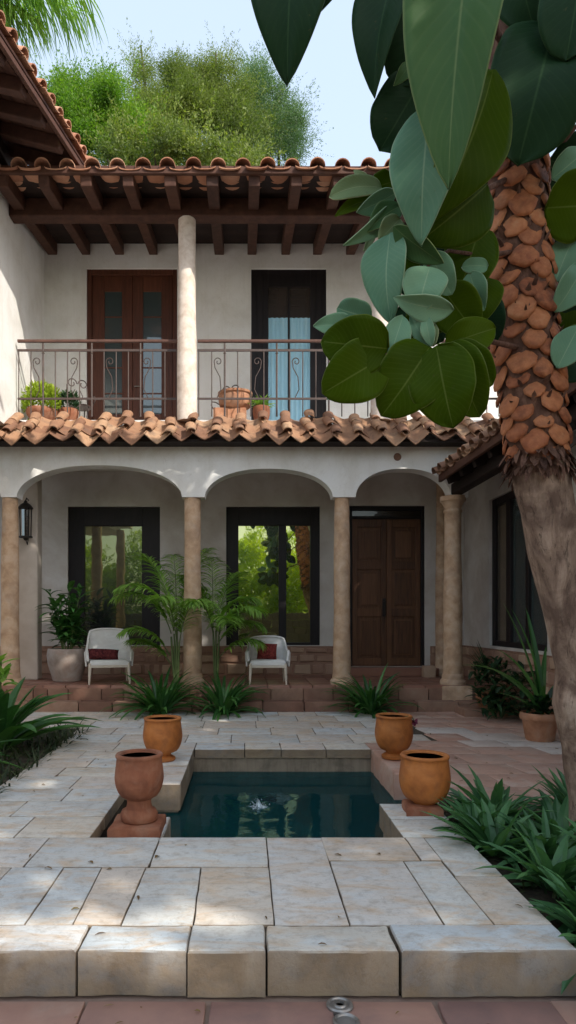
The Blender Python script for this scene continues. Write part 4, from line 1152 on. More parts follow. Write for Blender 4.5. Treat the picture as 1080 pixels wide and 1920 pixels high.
p = Vector((2.6, 5.75, -.05)); t = thing('dry_leaf', at(1066, 1690, 3.9), 'curled dry yellow leaf among the lilies', 'leaf')
mb = MB(); q = at(1066, 1690, 3.9); mb.blade(q, R(100), .5, .16, .06, 1.2, .5, 6, .3, 'oval'); mb.build('blade', M['pot'], t, smooth=180)

# left bed
lp_ = Vector((px(-4, 8.3), 8.3, -.05))
t = thing('agave', lp_, 'large dark green broad strap-leaved plant arching in at the left edge', 'plant')
mb = MB(); rosette(mb, lp_, 34, 1.3, .19, e0=.5, e1=1.45, droop=(.5, 1.3), spread=.1, fold=.22, seg=9)
mb.build('leaves', M['strap'], t, smooth=180)
lp2 = Vector((px(-150, 7.0), 7.0, -.05))
t = thing('agave', lp2, 'second broad strap-leaved plant half cut off low at the left edge', 'plant')
mb = MB(); rosette(mb, lp2, 30, 1.1, .17, e0=.5, e1=1.4, droop=(.5, 1.3), spread=.1, fold=.22, seg=9); mb.build('leaves', M['strap'], t, smooth=180)
p = Vector((px(-2, 8.9), 8.9, -.04)); t = thing('croton', p, 'small yellow-green broad-leaved plant peeping in above the left agave', 'plant')
mb = MB()
for k in range(34): mb.blade(p + Vector((U(-.1, .1), U(-.1, .1), U(.5, 1.15))), U(0, 6.28), U(.1, 1.1), U(.2, .34), .1, U(.3, 1), U(.3, 1), 6, .15, 'oval')
mb.build('leaves', M['palm'], t, smooth=180)
mb = MB(); mb.tube([p, p + Vector((.02, 0, 1.1))], .02, 6); mb.build('stem', M['stem'], t)

# ground cover: grassy litter of the left bed and low growth of the right bed
mb = MB()
def cover(n, x0, x1, y0, y1, z, L, w, ok=lambda x, y: True):
    k = 0
    while k < n:
        x, y = U(x0, x1), U(y0, y1)
        if not ok(x, y): continue
        if noise.noise((x * 1.4, y * 1.4, 3)) < U(-.7, .2): continue
        mb.blade((x, y, z), U(0, 6.283), U(.1, 1.2), L * U(.5, 1.3), w * U(.6, 1.3), U(.3, 2), U(0, 1), 3, .1); k += 1
cover(5200, -4.9, -2.28, 5.2, 9.75, -.05, .26, .022)
cover(1500, -4.6, -2.7, 2.5, 5.2, -.05, .26, .022)
cover(1600, 1.72, 3.6, 2.6, 5.85, -.1, .16, .02)
tag(mb.build('ground_cover_grass', M['ground_cover']), 'low dark grassy growth covering the soil of both beds', 'ground cover', kind='stuff')


# areca palms round the second column
def frond(mb, base, az, elev, L, droop, ll, n, t0=0.0, t1=1.0, lw=.03, ax_r=.012, hang=.5, rach=True, start=.18):
    p = Vector(base); e = elev; pts = [p.copy()]; ds = []
    ca, sa = math.cos(az), math.sin(az); st = 18
    for i in range(st):
        d = Vector((ca * math.cos(e), sa * math.cos(e), math.sin(e))); p = p + d * (L / st); pts.append(p.copy()); ds.append(d); e -= droop / st * (.4 + 1.2 * i / st)
    if rach: mb.tube(pts, [ax_r * (1 - .8 * i / st) for i in range(st + 1)], 5, .6, 1)
    side = Vector((-sa, ca, 0))
    for i in range(n):
        f = start + (1 - start) * i / n; k = min(st - 1, int(f * st)); q = pts[k].lerp(pts[k + 1], f * st - k); d = ds[k]
        l = ll * (math.sin(math.pi * (.12 + .82 * (i / n))) ** .6) * U(.85, 1.1)
        for s in (-1, 1):
            v = (side * s * U(.75, 1) + d * U(.55, .85) + Vector((0, 0, U(.05, .3)))).normalized()
            a = math.atan2(v.y, v.x); el = math.asin(max(-1, min(1, v.z)))
            mb.blade(q, a, el, l, lw * U(.8, 1.2), hang * U(.6, 1.6), U(t0, t1), 4, .2, 'spear')
AG = 'areca palms at the second porch column'
def areca(c, lab, specs, stems):
    t = thing('areca_palm', c, lab, 'palm', AG)
    mb = MB()
    for sx, sy, h, r in stems: mb.tube([(c.x + sx * .3, c.y + sy * .3, c.z), (c.x + sx * .7, c.y + sy * .7, c.z + h * .5), (c.x + sx, c.y + sy, c.z + h)], [r * 1.2, r, r * .8], 7, U(.2, .8))
    mb.build('stem', M['stem'], t, smooth=60)
    mb = MB()
    for (sx, sy, h, az, el, L, dr) in specs: frond(mb, (c.x + sx, c.y + sy, c.z + h), R(az), R(el), L * 1.12, dr, .48, 44, lw=.05, hang=1.1)
    mb.build('fronds', [M['palm'], M['stem']], t, smooth=180)
a1 = Vector((px(332, 12.0), 11.95, .40))
areca(a1, 'feathery areca palm arching left of the second porch column',
      [(-.1, 0, .95, 168, 72, 1.3, 2.1), (-.05, -.05, 1.0, 190, 78, 1.3, 2.1), (0, 0, 1.0, 100, 80, 1.6, 1.1), (.0, -.06, .85, 255, 74, 1.15, 1.8), (-.12, 0, .55, 195, 62, .95, 1.8), (.02, 0, 1.0, 60, 76, 1.7, .9), (-.05, .0, 1.0, 140, 80, 1.6, 1.1), (.05, -.04, .75, 300, 74, 1.1, 1.7), (-.1, 0, .4, 170, 55, .8, 1.3)],
      [(-.1, 0, .9, .022), (0, 0, 1.0, .024), (.05, -.05, .8, .02), (-.05, .02, .95, .018)])
a2 = Vector((px(405, 12.2), 12.15, .40))
A2 = 1; areca(a2, 'darker areca palm drooping right of the second porch column',
      [(.0, 0, 1.0, 15, 74, 1.0, 2.0), (-.05, 0, 1.05, 95, 80, 1.45, 1.0), (.05, -.06, .9, 330, 66, 1.0, 2.0), (0, 0, .7, 10, 60, .95, 1.9), (-.04, -.05, .9, 250, 66, 1.2, 1.9), (.02, 0, 1.0, 60, 78, 1.35, 1.3), (.05, 0, .5, 350, 50, .8, 1.6), (-.05, 0, 1.0, 140, 76, 1.3, 1.3), (.04, 0, .8, 285, 64, .95, 2.1)],
      [(0, 0, 1.0, .022), (.06, -.05, .9, .02), (-.05, .04, 1.0, .02)])

# potted shrub at the left end of the porch
c = Vector((px(126, 12.75), 12.75, .43)); t = thing('potted_shrub', c, 'dark leafy shrub in a big pale rounded pot left of the armchairs', 'potted plant')
pot(t, c, .38, .62, M['pot_pale'], 'plain')
mb = MB(); st = MB()
for k in range(16):
    az = U(0, 6.28); top = c + Vector((math.cos(az) * U(.1, .42), math.sin(az) * U(.05, .3), U(.95, 1.75)))
    b = c + Vector((math.cos(az) * .08, math.sin(az) * .08, .55)); st.tube([b, b.lerp(top, .5) + Vector((0, 0, .06)), top], [.012, .009, .005], 5)
    for j in range(15):
        q = b.lerp(top, .25 + .75 * j / 14); mb.blade(q, U(0, 6.28), U(.0, 1.1), U(.24, .44), U(.08, .13), U(.3, 1.2), U(0, 1), 6, .15, 'oval')
mb.build('leaves', M['strap'], t, smooth=180); st.build('stems', M['stem'], t)

# pots at the right wing
c = Vector((px(1012, 8.9), 8.9, .0)); t = thing('potted_strap_plant', c, 'tall plant with long arching strap leaves in a rimmed terracotta pot by the trunk', 'potted plant')
pot(t, c, .245, .37, M['pot'], 'rim')
mb = MB(); b = c + Vector((.02, 0, .33))
for az, el, L, w, dr in ((178, 64, 1.35, .11, 1.25), (174, 58, 1.1, .115, .7), (150, 80, 1.6, .11, .3), (100, 84, 1.5, .11, .3), (185, 42, .7, .08, .6), (200, 74, 1.2, .09, .9), (20, 65, 1.0, .09, .9), (330, 60, .9, .09, .9), (250, 62, .75, .085, .9), (60, 72, 1.1, .09, .6), (165, 88, 1.5, .1, .5)):
    mb.blade(b, R(az), R(el), L, w, dr, U(.3, 1), 10, .22)
mb.build('leaves', M['strap'], t, smooth=180)
mb = MB()
for k in range(60): mb.blade(b + Vector((U(-.14, .1), U(-.14, .1), U(0, .25))), U(0, 6.28), U(.1, 1.1), U(.12, .26), .1, U(.4, 1.4), U(0, .5), 5, .12, 'oval')
mb.build('undergrowth', M['dark_leaf'], t, smooth=180)
c = Vector((px(915, 11.3), 11.3, .12)); t = thing('potted_fern', c, 'bushy dark plant in a small round clay pot beside the right column pier', 'potted plant')
pot(t, c, .21, .28, M['pot'], 'plain')
mb = MB()
for k in range(260):
    d = Vector((U(-1, 1), U(-1, 1), U(-.5, 1.2))); d.normalize(); q = c + Vector((.06, 0, .5)) + Vector((d.x * .38, d.y * .32, d.z * .36)) * U(.3, 1)
    mb.blade(q, U(0, 6.28), U(-.2, 1.1), U(.12, .26), U(.025, .07), U(.3, 1.4), U(0, 1), 4, .15, rng.choice(('oval', 'strap')))
for k in range(9): mb.blade(c + Vector((0, 0, .5)), U(1.5, 4), U(.8, 1.4), U(.5, .75), .03, U(.2, .8), U(0, .6), 6, .2)
mb.build('leaves', M['dark_leaf'], t, smooth=180)
pd = Vector((3.80, 11.3, 0)); mb = MB()
c2 = Vector((px(985, 10.6), 10.7, 0)); t = thing('dark_shrub', c2, 'dark low shrub growing between the two clay pots by the side window', 'shrub')
mb = MB()
for k in range(420):
    d = Vector((U(-1, 1), U(-1, 1), U(0, 1))); q = c2 + Vector((d.x * .62, d.y * .35, .05 + d.z * (.75 - .35 * abs(d.x))))
    mb.blade(q, U(0, 6.28), U(-.2, 1.1), U(.14, .3), U(.04, .10), U(.3, 1.4), U(0, 1), 4, .15, 'oval')
mb.build('leaves', M['dark_leaf'], t, smooth=180)
mb = MB(); mb.tube([c2, c2 + Vector((.05, 0, .5))], .03, 6); mb.build('stem', M['tree_bark'], t)
mb = MB(); mb.slab([(3.62, 11.0), (4.5, 11.0), (4.5, 11.55), (3.62, 11.55)], -.02, .12, .02, .01, .1); tag(mb.build('corner_step', M['rubble'], smooth=38), kind='structure')

# balcony pots
def shrub_ball(mb, c, rx, rz, n, L, w):
    for k in range(n):
        d = Vector((U(-1, 1), U(-1, 1), U(-.3, 1))).normalized() * U(.5, 1)
        q = c + Vector((d.x * rx, d.y * rx * .7, d.z * rz)); mb.leafcard(q, d + Vector((U(-.6, .6), U(-.6, .6), U(0, .8))), Vector((U(-1, 1), U(-1, 1), U(-1, 1))), L * U(.6, 1.3), w, min(1, max(0, d.z * .6 + .4 + U(-.2, .2))))
c = Vector((px(79, 12.62), 12.62, 5.35)); t = thing('balcony_pot_plant', c, 'bright lime-yellow bush in a low clay pot at the left end of the balcony', 'potted plant')
pot(t, c, .30, .22, M['urn_dark'], 'plain'); mb = MB(); shrub_ball(mb, c + Vector((0, 0, .34)), .36, .40, 1700, .08, .035); mb.build('leaves', M['lime_leaf'], t)
c = Vector((px(128, 12.75), 12.75, 5.35)); t = thing('balcony_pot_plant', c, 'small grey-green plant in a dark pot behind the lime bush', 'potted plant')
pot(t, c, .20, .26, M['urn_dark'], 'plain'); mb = MB(); shrub_ball(mb, c + Vector((0, 0, .36)), .19, .25, 420, .09, .035); mb.build('leaves', M['dark_leaf'], t)
c = Vector((px(441, 13.0), 13.0, 5.35)); t = thing('balcony_bowl', c, 'wide empty terracotta bowl on a block beside the dark balcony door', 'pot')
mb = MB(); mb.lathe([(.18, .32), (.30, .40), (.33, .55), (.31, .60), (.34, .62), (.34, .66), (.30, .66), (.28, .58), (0, .5)], c, 32, wob=.015); mb.build('bowl', M['pot'], t, smooth=45)
mb = MB(); mb.slab([(c.x - .42, c.y - .2), (c.x + .22, c.y - .2), (c.x + .22, c.y + .2), (c.x - .42, c.y + .2)], 5.35, 5.68, .02, .006); mb.build('block', M['pot'], t, smooth=38)
c = Vector((px(490, 12.9), 12.9, 5.35)); t = thing('balcony_pot_plant', c, 'small green leafy plant in a dark pot in front of the dark balcony door', 'potted plant')
pot(t, c, .17, .36, M['urn_dark'], 'plain'); mb = MB()
for k in range(60): mb.blade(c + Vector((U(-.06, .06), U(-.06, .06), .34)), U(0, 6.28), U(.4, 1.4), U(.15, .36), .05, U(.3, 1.2), U(.2, 1), 5, .15, 'oval')
mb.build('leaves', M['palm'], t, smooth=180)

# scrolled iron chairs on the balcony
def scroll(mb, o, pts, r=.012): mb.tube([o + Vector(p) for p in pts], r, 6)
def spiral(cx, cz, r0, a0, a1, n=16): return [(cx + r0 * (1 - .6 * i / n) * math.cos(a0 + (a1 - a0) * i / n), 0, cz + r0 * (1 - .6 * i / n) * math.sin(a0 + (a1 - a0) * i / n)) for i in range(n + 1)]
def iron_chair(x, y, lab, flip=1):
    o = Vector((x, y, 5.35)); t = thing('iron_chair', o, lab, 'chair', 'scrolled iron chairs on the balcony')
    mb = MB(); mb.lathe([(.22, .44), (.225, .45), (.22, .465), (0, .468)], o, 24); mb.build('seat', M['iron'], t, smooth=40)
    for a in (45, 135, 225, 315):
        mb = MB(); ca, sa = math.cos(R(a)), math.sin(R(a)); mb.tube([o + Vector((ca * .19, sa * .19, .45)), o + Vector((ca * .16, sa * .16, .25)), o + Vector((ca * .24, sa * .24, 0))], .012, 6); mb.build('leg', M['iron'], t, smooth=60)
    mb = MB(); q = o + Vector((0, .2, 0))
    for s in (-1, 1):
        scroll(mb, q, [(s * .2, 0, .45), (s * .21, 0, .7), (s * .2, .03, .95)] )
        scroll(mb, q, [(p[0] * 1, .0, p[2]) for p in spiral(s * .11, .98, .1, R(180) if s > 0 else 0, R(180 - 400) if s > 0 else R(400))])
        scroll(mb, q, [(s * .1, 0, .46), (s * .05, 0, .6), (s * .11, 0, .74), (s * .05, 0, .86)], .009)
    mb.build('backrest', M['iron'], t, smooth=60)
    for s in (-1, 1):
        mb = MB(); scroll(mb, o, [(s * .21, .2, .68), (s * .25, .0, .70), (s * .25, -.16, .66), (s * .25, -.2, .58), (s * .24, -.15, .54), (s * .22, -.05, .46)]); mb.build('armrest', M['iron'], t, smooth=60)
    return t
iron_chair(px(150, 13.2), 13.2, 'scrolled iron chair on the balcony beside the lime bush').rotation_euler = (0, 0, .5)
iron_chair(px(425, 13.55), 13.55, 'scrolled iron chair on the balcony behind the terracotta bowl').rotation_euler = (0, 0, -.4)

# a scatter of small fallen leaves and twigs on the stone
mb = MB()
for k in range(150):
    x, y = U(-3, 4.2), U(3.3, 11.4)
    if -1.3 < x < 2.0 and 4.8 < y < 8.5: continue
    if x > 1.6 and y < 6: continue
    if x < -2.3 and y < 9.8: continue
    mb.blade((x, y, .006), U(0, 6.28), U(.05, .35), U(.02, .07), U(.008, .028), U(.3, 1.2), U(0, 1), 3, .25, 'oval')
for k in range(26): mb.blade((U(-2.4, 2), U(2.85, 3.2), -.214), U(0, 6.28), U(.05, .3), U(.015, .05), U(.006, .016), U(.3, 1.2), U(0, 1), 3, .25, 'oval')
tag(mb.build('fallen_leaves', M['dry_leaf']), 'tiny dry leaves scattered over the stone paving', 'fallen leaves', kind='stuff')
# ================================================================= knobbly-trunked broadleaf tree in the right foreground
TY = 5.0
path = [(962, -420, 60), (962, -150, 86), (964, 60, 104), (966, 180, 112), (962, 300, 118), (967, 420, 126), (979, 600, 130), (998, 760, 122), (1008, 850, 112), (1015, 905, 100), (1026, 960, 98), (1040, 1040, 97), (1062, 1110, 98), (1082, 1200, 98), (1090, 1260, 92), (1090, 1320, 106), (1108, 1400, 104), (1126, 1500, 108), (1136, 1575, 125), (1140, 1600, 150)]
tp = [(at(a, b, TY), w * .93 * TY / 1250 / 2) for a, b, w in path][::-1]
def trunk_at(py):
    for i in range(len(path) - 1):
        if path[i][1] <= py <= path[i + 1][1]:
            f = (py - path[i][1]) / (path[i + 1][1] - path[i][1]); return at(path[i][0] + f * (path[i + 1][0] - path[i][0]), py, TY), (path[i][2] + f * (path[i + 1][2] - path[i][2])) * (.90 if py < 880 else .98) * TY / 2500
    return at(962, py, TY), .12
tree = thing('broadleaf_tree', (tp[0][0].x, TY, -.1), 'foreground tree with a knobbly orange-scarred trunk and huge rounded leaves', 'tree')


def trunk_mesh(p0, p1, st, mat, name, amp, freq):
    mb = MB(); n = 40; rings = []
    k = 0
    py = p0
    while py >= p1:
        c, r = trunk_at(py); row = []
        for i in range(n):
            a = 2 * math.pi * i / n; d = Vector((math.cos(a), math.sin(a), 0))
            q = r * (1 + amp * noise.noise((d.x * freq, d.y * freq, c.z * 1.6)) + amp * .5 * noise.noise((d.x * freq * 3, d.y * freq * 3, c.z * 4)))
            if py > 1250: q *= 1 + .12 * max(0, noise.noise((d.x * 1.6 + 5, d.y * 1.6, .3)) + .2) * (py - 1250) / 250
            row.append(c + d * q)
        rings.append(row); py -= st
    for j in range(len(rings) - 1):
        for i in range(n):
            i2 = (i + 1) % n; mb.quad(rings[j][i], rings[j][i2], rings[j + 1][i2], rings[j + 1][i], .5)
    return mb.build(name, mat, tree, smooth=180, weld=True)
trunk_mesh(1600, 870, 9, M['trunk'], 'trunk', .09, 1.5)
trunk_mesh(895, -400, 8, M['fiber'], 'fibrous_trunk', .10, 2.2)
# leaf scars: fat lobes set in spirals, ragged husks between
mb = MB(); hk = MB()
def lobe(c, nrm, up, w, h, d, t, mb=mb):
    side = up.cross(nrm).normalized(); n0 = len(mb.v); A, B = 12, 6
    s1, s2, s3 = U(0, 99), U(.75, 1.1), U(-.35, .35)
    for j in range(B + 1):
        ph = (j / B) * math.pi * .5
        for i in range(A):
            th = 2 * math.pi * i / A
            x = math.cos(th); z = math.sin(th)
            ww = 1 + .22 * noise.noise((x * 1.2 + s1, z * 1.2, 0))
            r = math.sin(math.pi / 2 - ph) ** .75
            zz = z * (1 if z > 0 else s2)
            p = c + side * (x * r * w * ww * (1 - .5 * max(0, z * r))) + up * (zz * r * h * ww) + nrm * ((math.sin(ph) ** .7) * d * (1 + .25 * noise.noise((x * r * 2 + s1, z * r * 2, 7))) - .018 * z * r)
            mb.v.append(tuple(p))
    for j in range(B):
        for i in range(A):
            i2 = (i + 1) % A; mb.f.append((n0 + j * A + i, n0 + j * A + i2, n0 + (j + 1) * A + i2, n0 + (j + 1) * A + i)); mb.t.append(t); mb.m.append(0)
GA = 2.39996; k = 0; py = 872.0
while py > 280:                                     # phyllotactic order, tight and slightly irregular
    a = k * GA + U(-.10, .10); c2, r2 = trunk_at(py + U(-4, 4))
    nr = Vector((math.cos(a), math.sin(a), .10)).normalized(); up = (Vector((0, 0, 1)) - nr * nr.z).normalized()
    big = U(.82, 1.15) * (1.12 if U(0, 1) < .2 else 1) * (r2 / .235)
    lobe(c2 + nr * r2 * .95, nr, up, .099 * big, .104 * big * U(.85, 1.15), .035 * U(.6, 1.3), U(.0, 1))
    if k % 2 == 0:
        for q in range(3):
            a2 = a + U(-.5, .5); c3, r3 = trunk_at(py + U(-22, 22)); n3 = Vector((math.cos(a2), math.sin(a2), 0))
            hk.blade(c3 + n3 * r3 * .97, a2, U(.6, 1.45), U(.06, .13), U(.02, .05), U(-.5, .5), U(0, 1), 3, .2)
    k += 1; py -= 4.35
mb.build('leaf_scars', M['knob'], tree, smooth=60)
for i in range(150):                                 # frayed collar where the scars end
    a = U(0, 6.283); c3, r3 = trunk_at(870 + U(-22, 18)); nr = Vector((math.cos(a), math.sin(a), 0))
    hk.blade(c3 + nr * r3 * 1.0, a, -1.1 + U(-.2, .5), U(.06, .16), U(.03, .06), U(-.3, .5), U(0, 1), 4, .2)
hk.build('husk_fibres', M['fiber'], tree)


def biglf(bx, by, tx, ty, wpx, Y, mat, prof='lance', fold=.25, tilt=0.0, bend=None, dY=0.0, curl=None):
    bend = U(.04, .17) if bend is None else bend; curl = U(-.1, .6) if curl is None else curl
    b = at(bx, by, Y); tip = at(tx, ty, Y + dY); w = wpx * Y / 1250
    ax = tip - b; L = ax.length; axn = ax.normalized()
    view = Vector((-b.x, -b.y, EYE - b.z)).normalized()
    nrm = (view - axn * view.dot(axn)).normalized()
    nrm = (Matrix.Rotation(R(tilt), 3, axn) @ nrm).normalized(); side = axn.cross(nrm)
    NL, NW = 22, 12; mb = MB(); vv = []; s = U(0, 99); wav = U(.02, .05)
    for j in range(NL + 1):
        f = j / NL
        if prof == 'round': q = math.sin(math.pi * min(1, (.02 + .98 * f)) ** .85) ** .55
        elif prof == 'pad': q = (1 - abs(2 * f - 1) ** 3.2) ** .6
        else: q = math.sin(math.pi * f ** .82) ** .78
        if j == 0: q = .04
        if j == NL: q = .0
        mid = b + ax * f + nrm * (bend * L * math.sin(math.pi * f)) - nrm * curl * L * max(0, f - .6) ** 2
        for i in range(NW + 1):
            u = 2 * i / NW - 1
            off = fold * abs(u) ** 1.3 * w * .5 * q + wav * w * math.sin(f * 9 + s + u) * abs(u) ** 2 + .03 * w * noise.noise((f * 3 + s, u * 1.5, 0))
            edge = 1 + .035 * noise.noise((f * 6 + s, u * .4, 4))
            mb.v.append(tuple(mid + side * u * w * .5 * q * edge * (1 - .12 * fold) + nrm * off)); vv.append((u, f, 0))
    W = NW + 1; t = U(0, 1)
    for j in range(NL):
        for i in range(NW): mb.f.append((j * W + i, j * W + i + 1, (j + 1) * W + i + 1, (j + 1) * W + i)); mb.t.append(t); mb.m.append(0)
    o = mb.build('leaf', M[mat], tree, smooth=180, solid=.006)
    a = o.data.attributes.new('vein', 'FLOAT_VECTOR', 'POINT'); a.data.foreach_set('vector', [c for v in vv for c in v])
    return b
stalk = MB()
def twig(pts, r0=.02, r1=.008):
    P_ = [at(*p) for p in pts]; stalk.tube(P_, [r0 + (r1 - r0) * i / (len(P_) - 1) for i in range(len(P_))], 7, .5)
LEAVES = [
 (562, -190, 536, 143, 168, 4.0, 'big_dark', 'lance', .12, 10), (752, -95, 694, 166, 112, 4.0, 'big_dark', 'lance', .45, 30),
 (612, -160, 585, 30, 120, 4.2, 'big_dark', 'lance', .2, -20),
 (822, -10, 742, 158, 112, 4.15, 'big_dark', 'pad', .1, 0), (790, 150, 716, 276, 112, 4.2, 'big_dark', 'pad', .1, 0),
 (900, -190, 840, 352, 196, 3.62, 'big_grey', 'lance', .55, 16, .08, 0, .05), (925, 130, 812, 412, 150, 3.9, 'big_green', 'lance', .25, -25),
 (806, 200, 789, 455, 128, 3.9, 'big_blue', 'lance', .22, 8, .1, 0, .25), (915, 345, 794, 448, 132, 4.05, 'big_green', 'round', .15, -8),
 (1040, 40, 972, 306, 180, 4.5, 'big_dark', 'pad', .1, 0), (1100, -110, 1062, 110, 130, 4.3, 'big_dark', 'pad', .12, 0),
 (985, -120, 1005, 75, 130, 4.6, 'big_dark', 'lance', .2, 20), (770, 120, 740, 160, 26, 4.05, 'big_grey', 'lance', .3, 0),
 (1022, 390, 1125, 384, 122, 4.75, 'big_green', 'round', .15, 0), (1035, 335, 1100, 280, 56, 4.7, 'big_blue', 'lance', .2, 10), (1040, 530, 1082, 435, 66, 4.85, 'big_blue', 'lance', .3, -20),
 (1040, 585, 1092, 490, 60, 4.8, 'big_blue', 'lance', .3, 20), (1045, 690, 1088, 606, 62, 4.75, 'big_blue', 'lance', .2, 0), (1045, 640, 1105, 640, 60, 4.9, 'big_green', 'round', .2, 0), (1040, 460, 1100, 520, 80, 5.1, 'big_dark', 'round', .2, 0),
 (716, 352, 618, 366, 40, 4.3, 'big_pale', 'pad', .35, 25), (706, 375, 628, 402, 30, 4.35, 'big_green', 'lance', .3, 30), (738, 340, 688, 356, 48, 4.4, 'big_green', 'round', .2, 0), (742, 362, 668, 398, 44, 4.3, 'big_blue', 'lance', .35, -20),
 (742, 380, 648, 462, 36, 4.25, 'big_blue', 'lance', .4, -25), (752, 385, 688, 432, 48, 4.2, 'big_grey', 'lance', .3, 20), (704, 432, 683, 470, 14, 4.3, 'big_pale', 'lance', .3, 0), (700, 348, 662, 318, 16, 4.35, 'big_pale', 'lance', .2, 0),
 (750, 410, 712, 450, 44, 4.15, 'big_pale', 'round', .2, 0), (732, 436, 730, 604, 92, 4.1, 'big_blue', 'lance', .38, 22), (742, 440, 762, 532, 80, 4.25, 'big_green', 'round', .2, -10),
 (738, 425, 832, 494, 52, 4.0, 'big_grey', 'lance', .35, 25), (806, 500, 782, 592, 84, 4.0, 'big_blue', 'lance', .3, 5), (850, 582, 738, 560, 52, 3.98, 'big_blue', 'lance', .35, -20), (808, 478, 846, 552, 60, 4.1, 'big_blue', 'round', .25, 10),
 (900, 425, 856, 566, 100, 4.4, 'big_green', 'round', .15, 0), (915, 500, 866, 500, 28, 4.2, 'big_blue', 'pad', .2, 15), (880, 510, 908, 582, 50, 4.2, 'big_blue', 'lance', .35, 10), (915, 520, 890, 610, 70, 4.5, 'big_green', 'round', .2, 0),
 (830, 540, 892, 625, 92, 4.25, 'big_green', 'round', .2, 5), (770, 560, 838, 616, 70, 4.3, 'big_green', 'round', .15, 0),
 (696, 596, 632, 578, 54, 4.05, 'big_blue', 'pad', .2, -10), (668, 612, 588, 610, 44, 4.1, 'big_blue', 'lance', .25, 10),
 (728, 654, 602, 640, 108, 3.9, 'big_green', 'round', .12, 0), (722, 668, 604, 738, 112, 3.95, 'big_green', 'round', .15, 0), (676, 690, 614, 748, 40, 4.15, 'big_blue', 'lance', .2, 0), (756, 592, 724, 690, 52, 4.0, 'big_blue', 'lance', .25, 0),
 (806, 650, 718, 778, 128, 4.0, 'big_green', 'round', .16, -8), (808, 655, 775, 768, 100, 4.1, 'big_green', 'round', .14, 5), (818, 648, 848, 800, 124, 3.95, 'big_green', 'round', .16, 6), (835, 645, 900, 782, 98, 4.05, 'big_green', 'round', .25, 0), (830, 655, 925, 722, 90, 4.2, 'big_green', 'round', .15, 0),
 (835, 648, 930, 615, 70, 4.15, 'big_green', 'round', .18, -8), (806, 650, 744, 602, 66, 4.15, 'big_green', 'round', .2, 0), (806, 655, 768, 590, 28, 4.05, 'big_blue', 'lance', .3, 0), (808, 650, 796, 588, 26, 4.02, 'big_blue', 'lance', .3, 0), (812, 650, 812, 602, 20, 4.05, 'big_pale', 'lance', .3, 0),
 (1030, 545, 1115, 575, 120, 5.2, 'big_dark', 'round', .15, 0), (1035, 640, 1120, 600, 110, 5.3, 'big_green', 'round', .15, 0), (1030, 300, 1120, 330, 120, 5.3, 'big_dark', 'round', .15, 0), (1030, 420, 1120, 470, 120, 5.35, 'big_dark', 'round', .15, 0), (1040, 700, 1120, 660, 70, 5.2, 'big_dark', 'round', .15, 0),
 (760, 560, 830, 640, 100, 4.75, 'big_dark', 'round', .15, 0), (800, 570, 870, 600, 100, 4.8, 'big_dark', 'round', .15, 0),
 (845, 420, 905, 470, 70, 4.6, 'big_dark', 'round', .2, 0), (800, 470, 850, 520, 80, 4.7, 'big_dark', 'round', .2, 0), (760, 470, 800, 560, 90, 4.7, 'big_dark', 'round', .2, 0), (880, 560, 930, 640, 90, 4.7, 'big_dark', 'round', .2, 0),
]
for L_ in LEAVES: biglf(*L_)
for i in range(16):                                   # upper whorl of the crown, above the frame
    a = U(0, 6.28); r = U(.5, 1.2); z = U(6.9, 8.2)
    c0 = trunk_at(-400)[0]; x, y = c0.x + math.cos(a) * r, c0.y + math.sin(a) * r
    if y < 2.4 or (y > 5.2 and (z - EYE) / y < 1.05): continue
    pxb, pyb = 460 + (x - .3 * math.cos(a)) * 1250 / y, 1160 - (z - EYE) * 1250 / y
    biglf(pxb, pyb, pxb + 80 * math.cos(a), pyb - 140, 150, y, 'big_green', 'round', .2, U(-50, 50))
twig([(985, 655, 4.95), (920, 640, 4.5), (860, 645, 4.2), (812, 655, 4.0)], .022, .009); twig([(880, 642, 4.3), (800, 672, 4.1), (724, 664, 3.9)], .012, .006)
twig([(965, 330, 4.95), (900, 360, 4.5), (800, 400, 4.3), (748, 398, 4.2)], .024, .008); twig([(800, 402, 4.3), (745, 425, 4.15), (690, 432, 4.3)], .012, .005)
twig([(975, 470, 4.95), (910, 480, 4.5), (840, 470, 4.2), (800, 500, 4.05)], .018, .007); twig([(840, 472, 4.2), (812, 480, 4.1)], .01, .006)
twig([(968, 300, 4.95), (1010, 285, 4.75), (1050, 255, 4.6), (1095, 195, 4.6)], .035, .018); twig([(1030, 270, 4.7), (1060, 262, 4.6), (1090, 225, 4.6)], .02, .012)
twig([(965, 120, 4.95), (930, 60, 4.4), (905, -100, 3.9), (905, -195, 3.7)], .03, .012); twig([(960, 150, 4.95), (890, 170, 4.4), (806, 200, 3.75)], .022, .008)
twig([(960, -100, 5), (840, -150, 4.4), (750, -130, 4.0), (562, -195, 4.0)], .04, .012); twig([(830, -150, 4.4), (822, -10, 4.15)], .018, .008)
twig([(985, 520, 5.1), (1030, 560, 4.9), (1045, 690, 4.78)], .02, .008); twig([(985, 420, 5.1), (1020, 392, 4.78)], .02, .01)
twig([(960, 40, 5), (1050, 30, 4.6), (1110, -110, 4.3)], .03, .012)
stalk.build('branches', M['fiber'], tree, smooth=60)

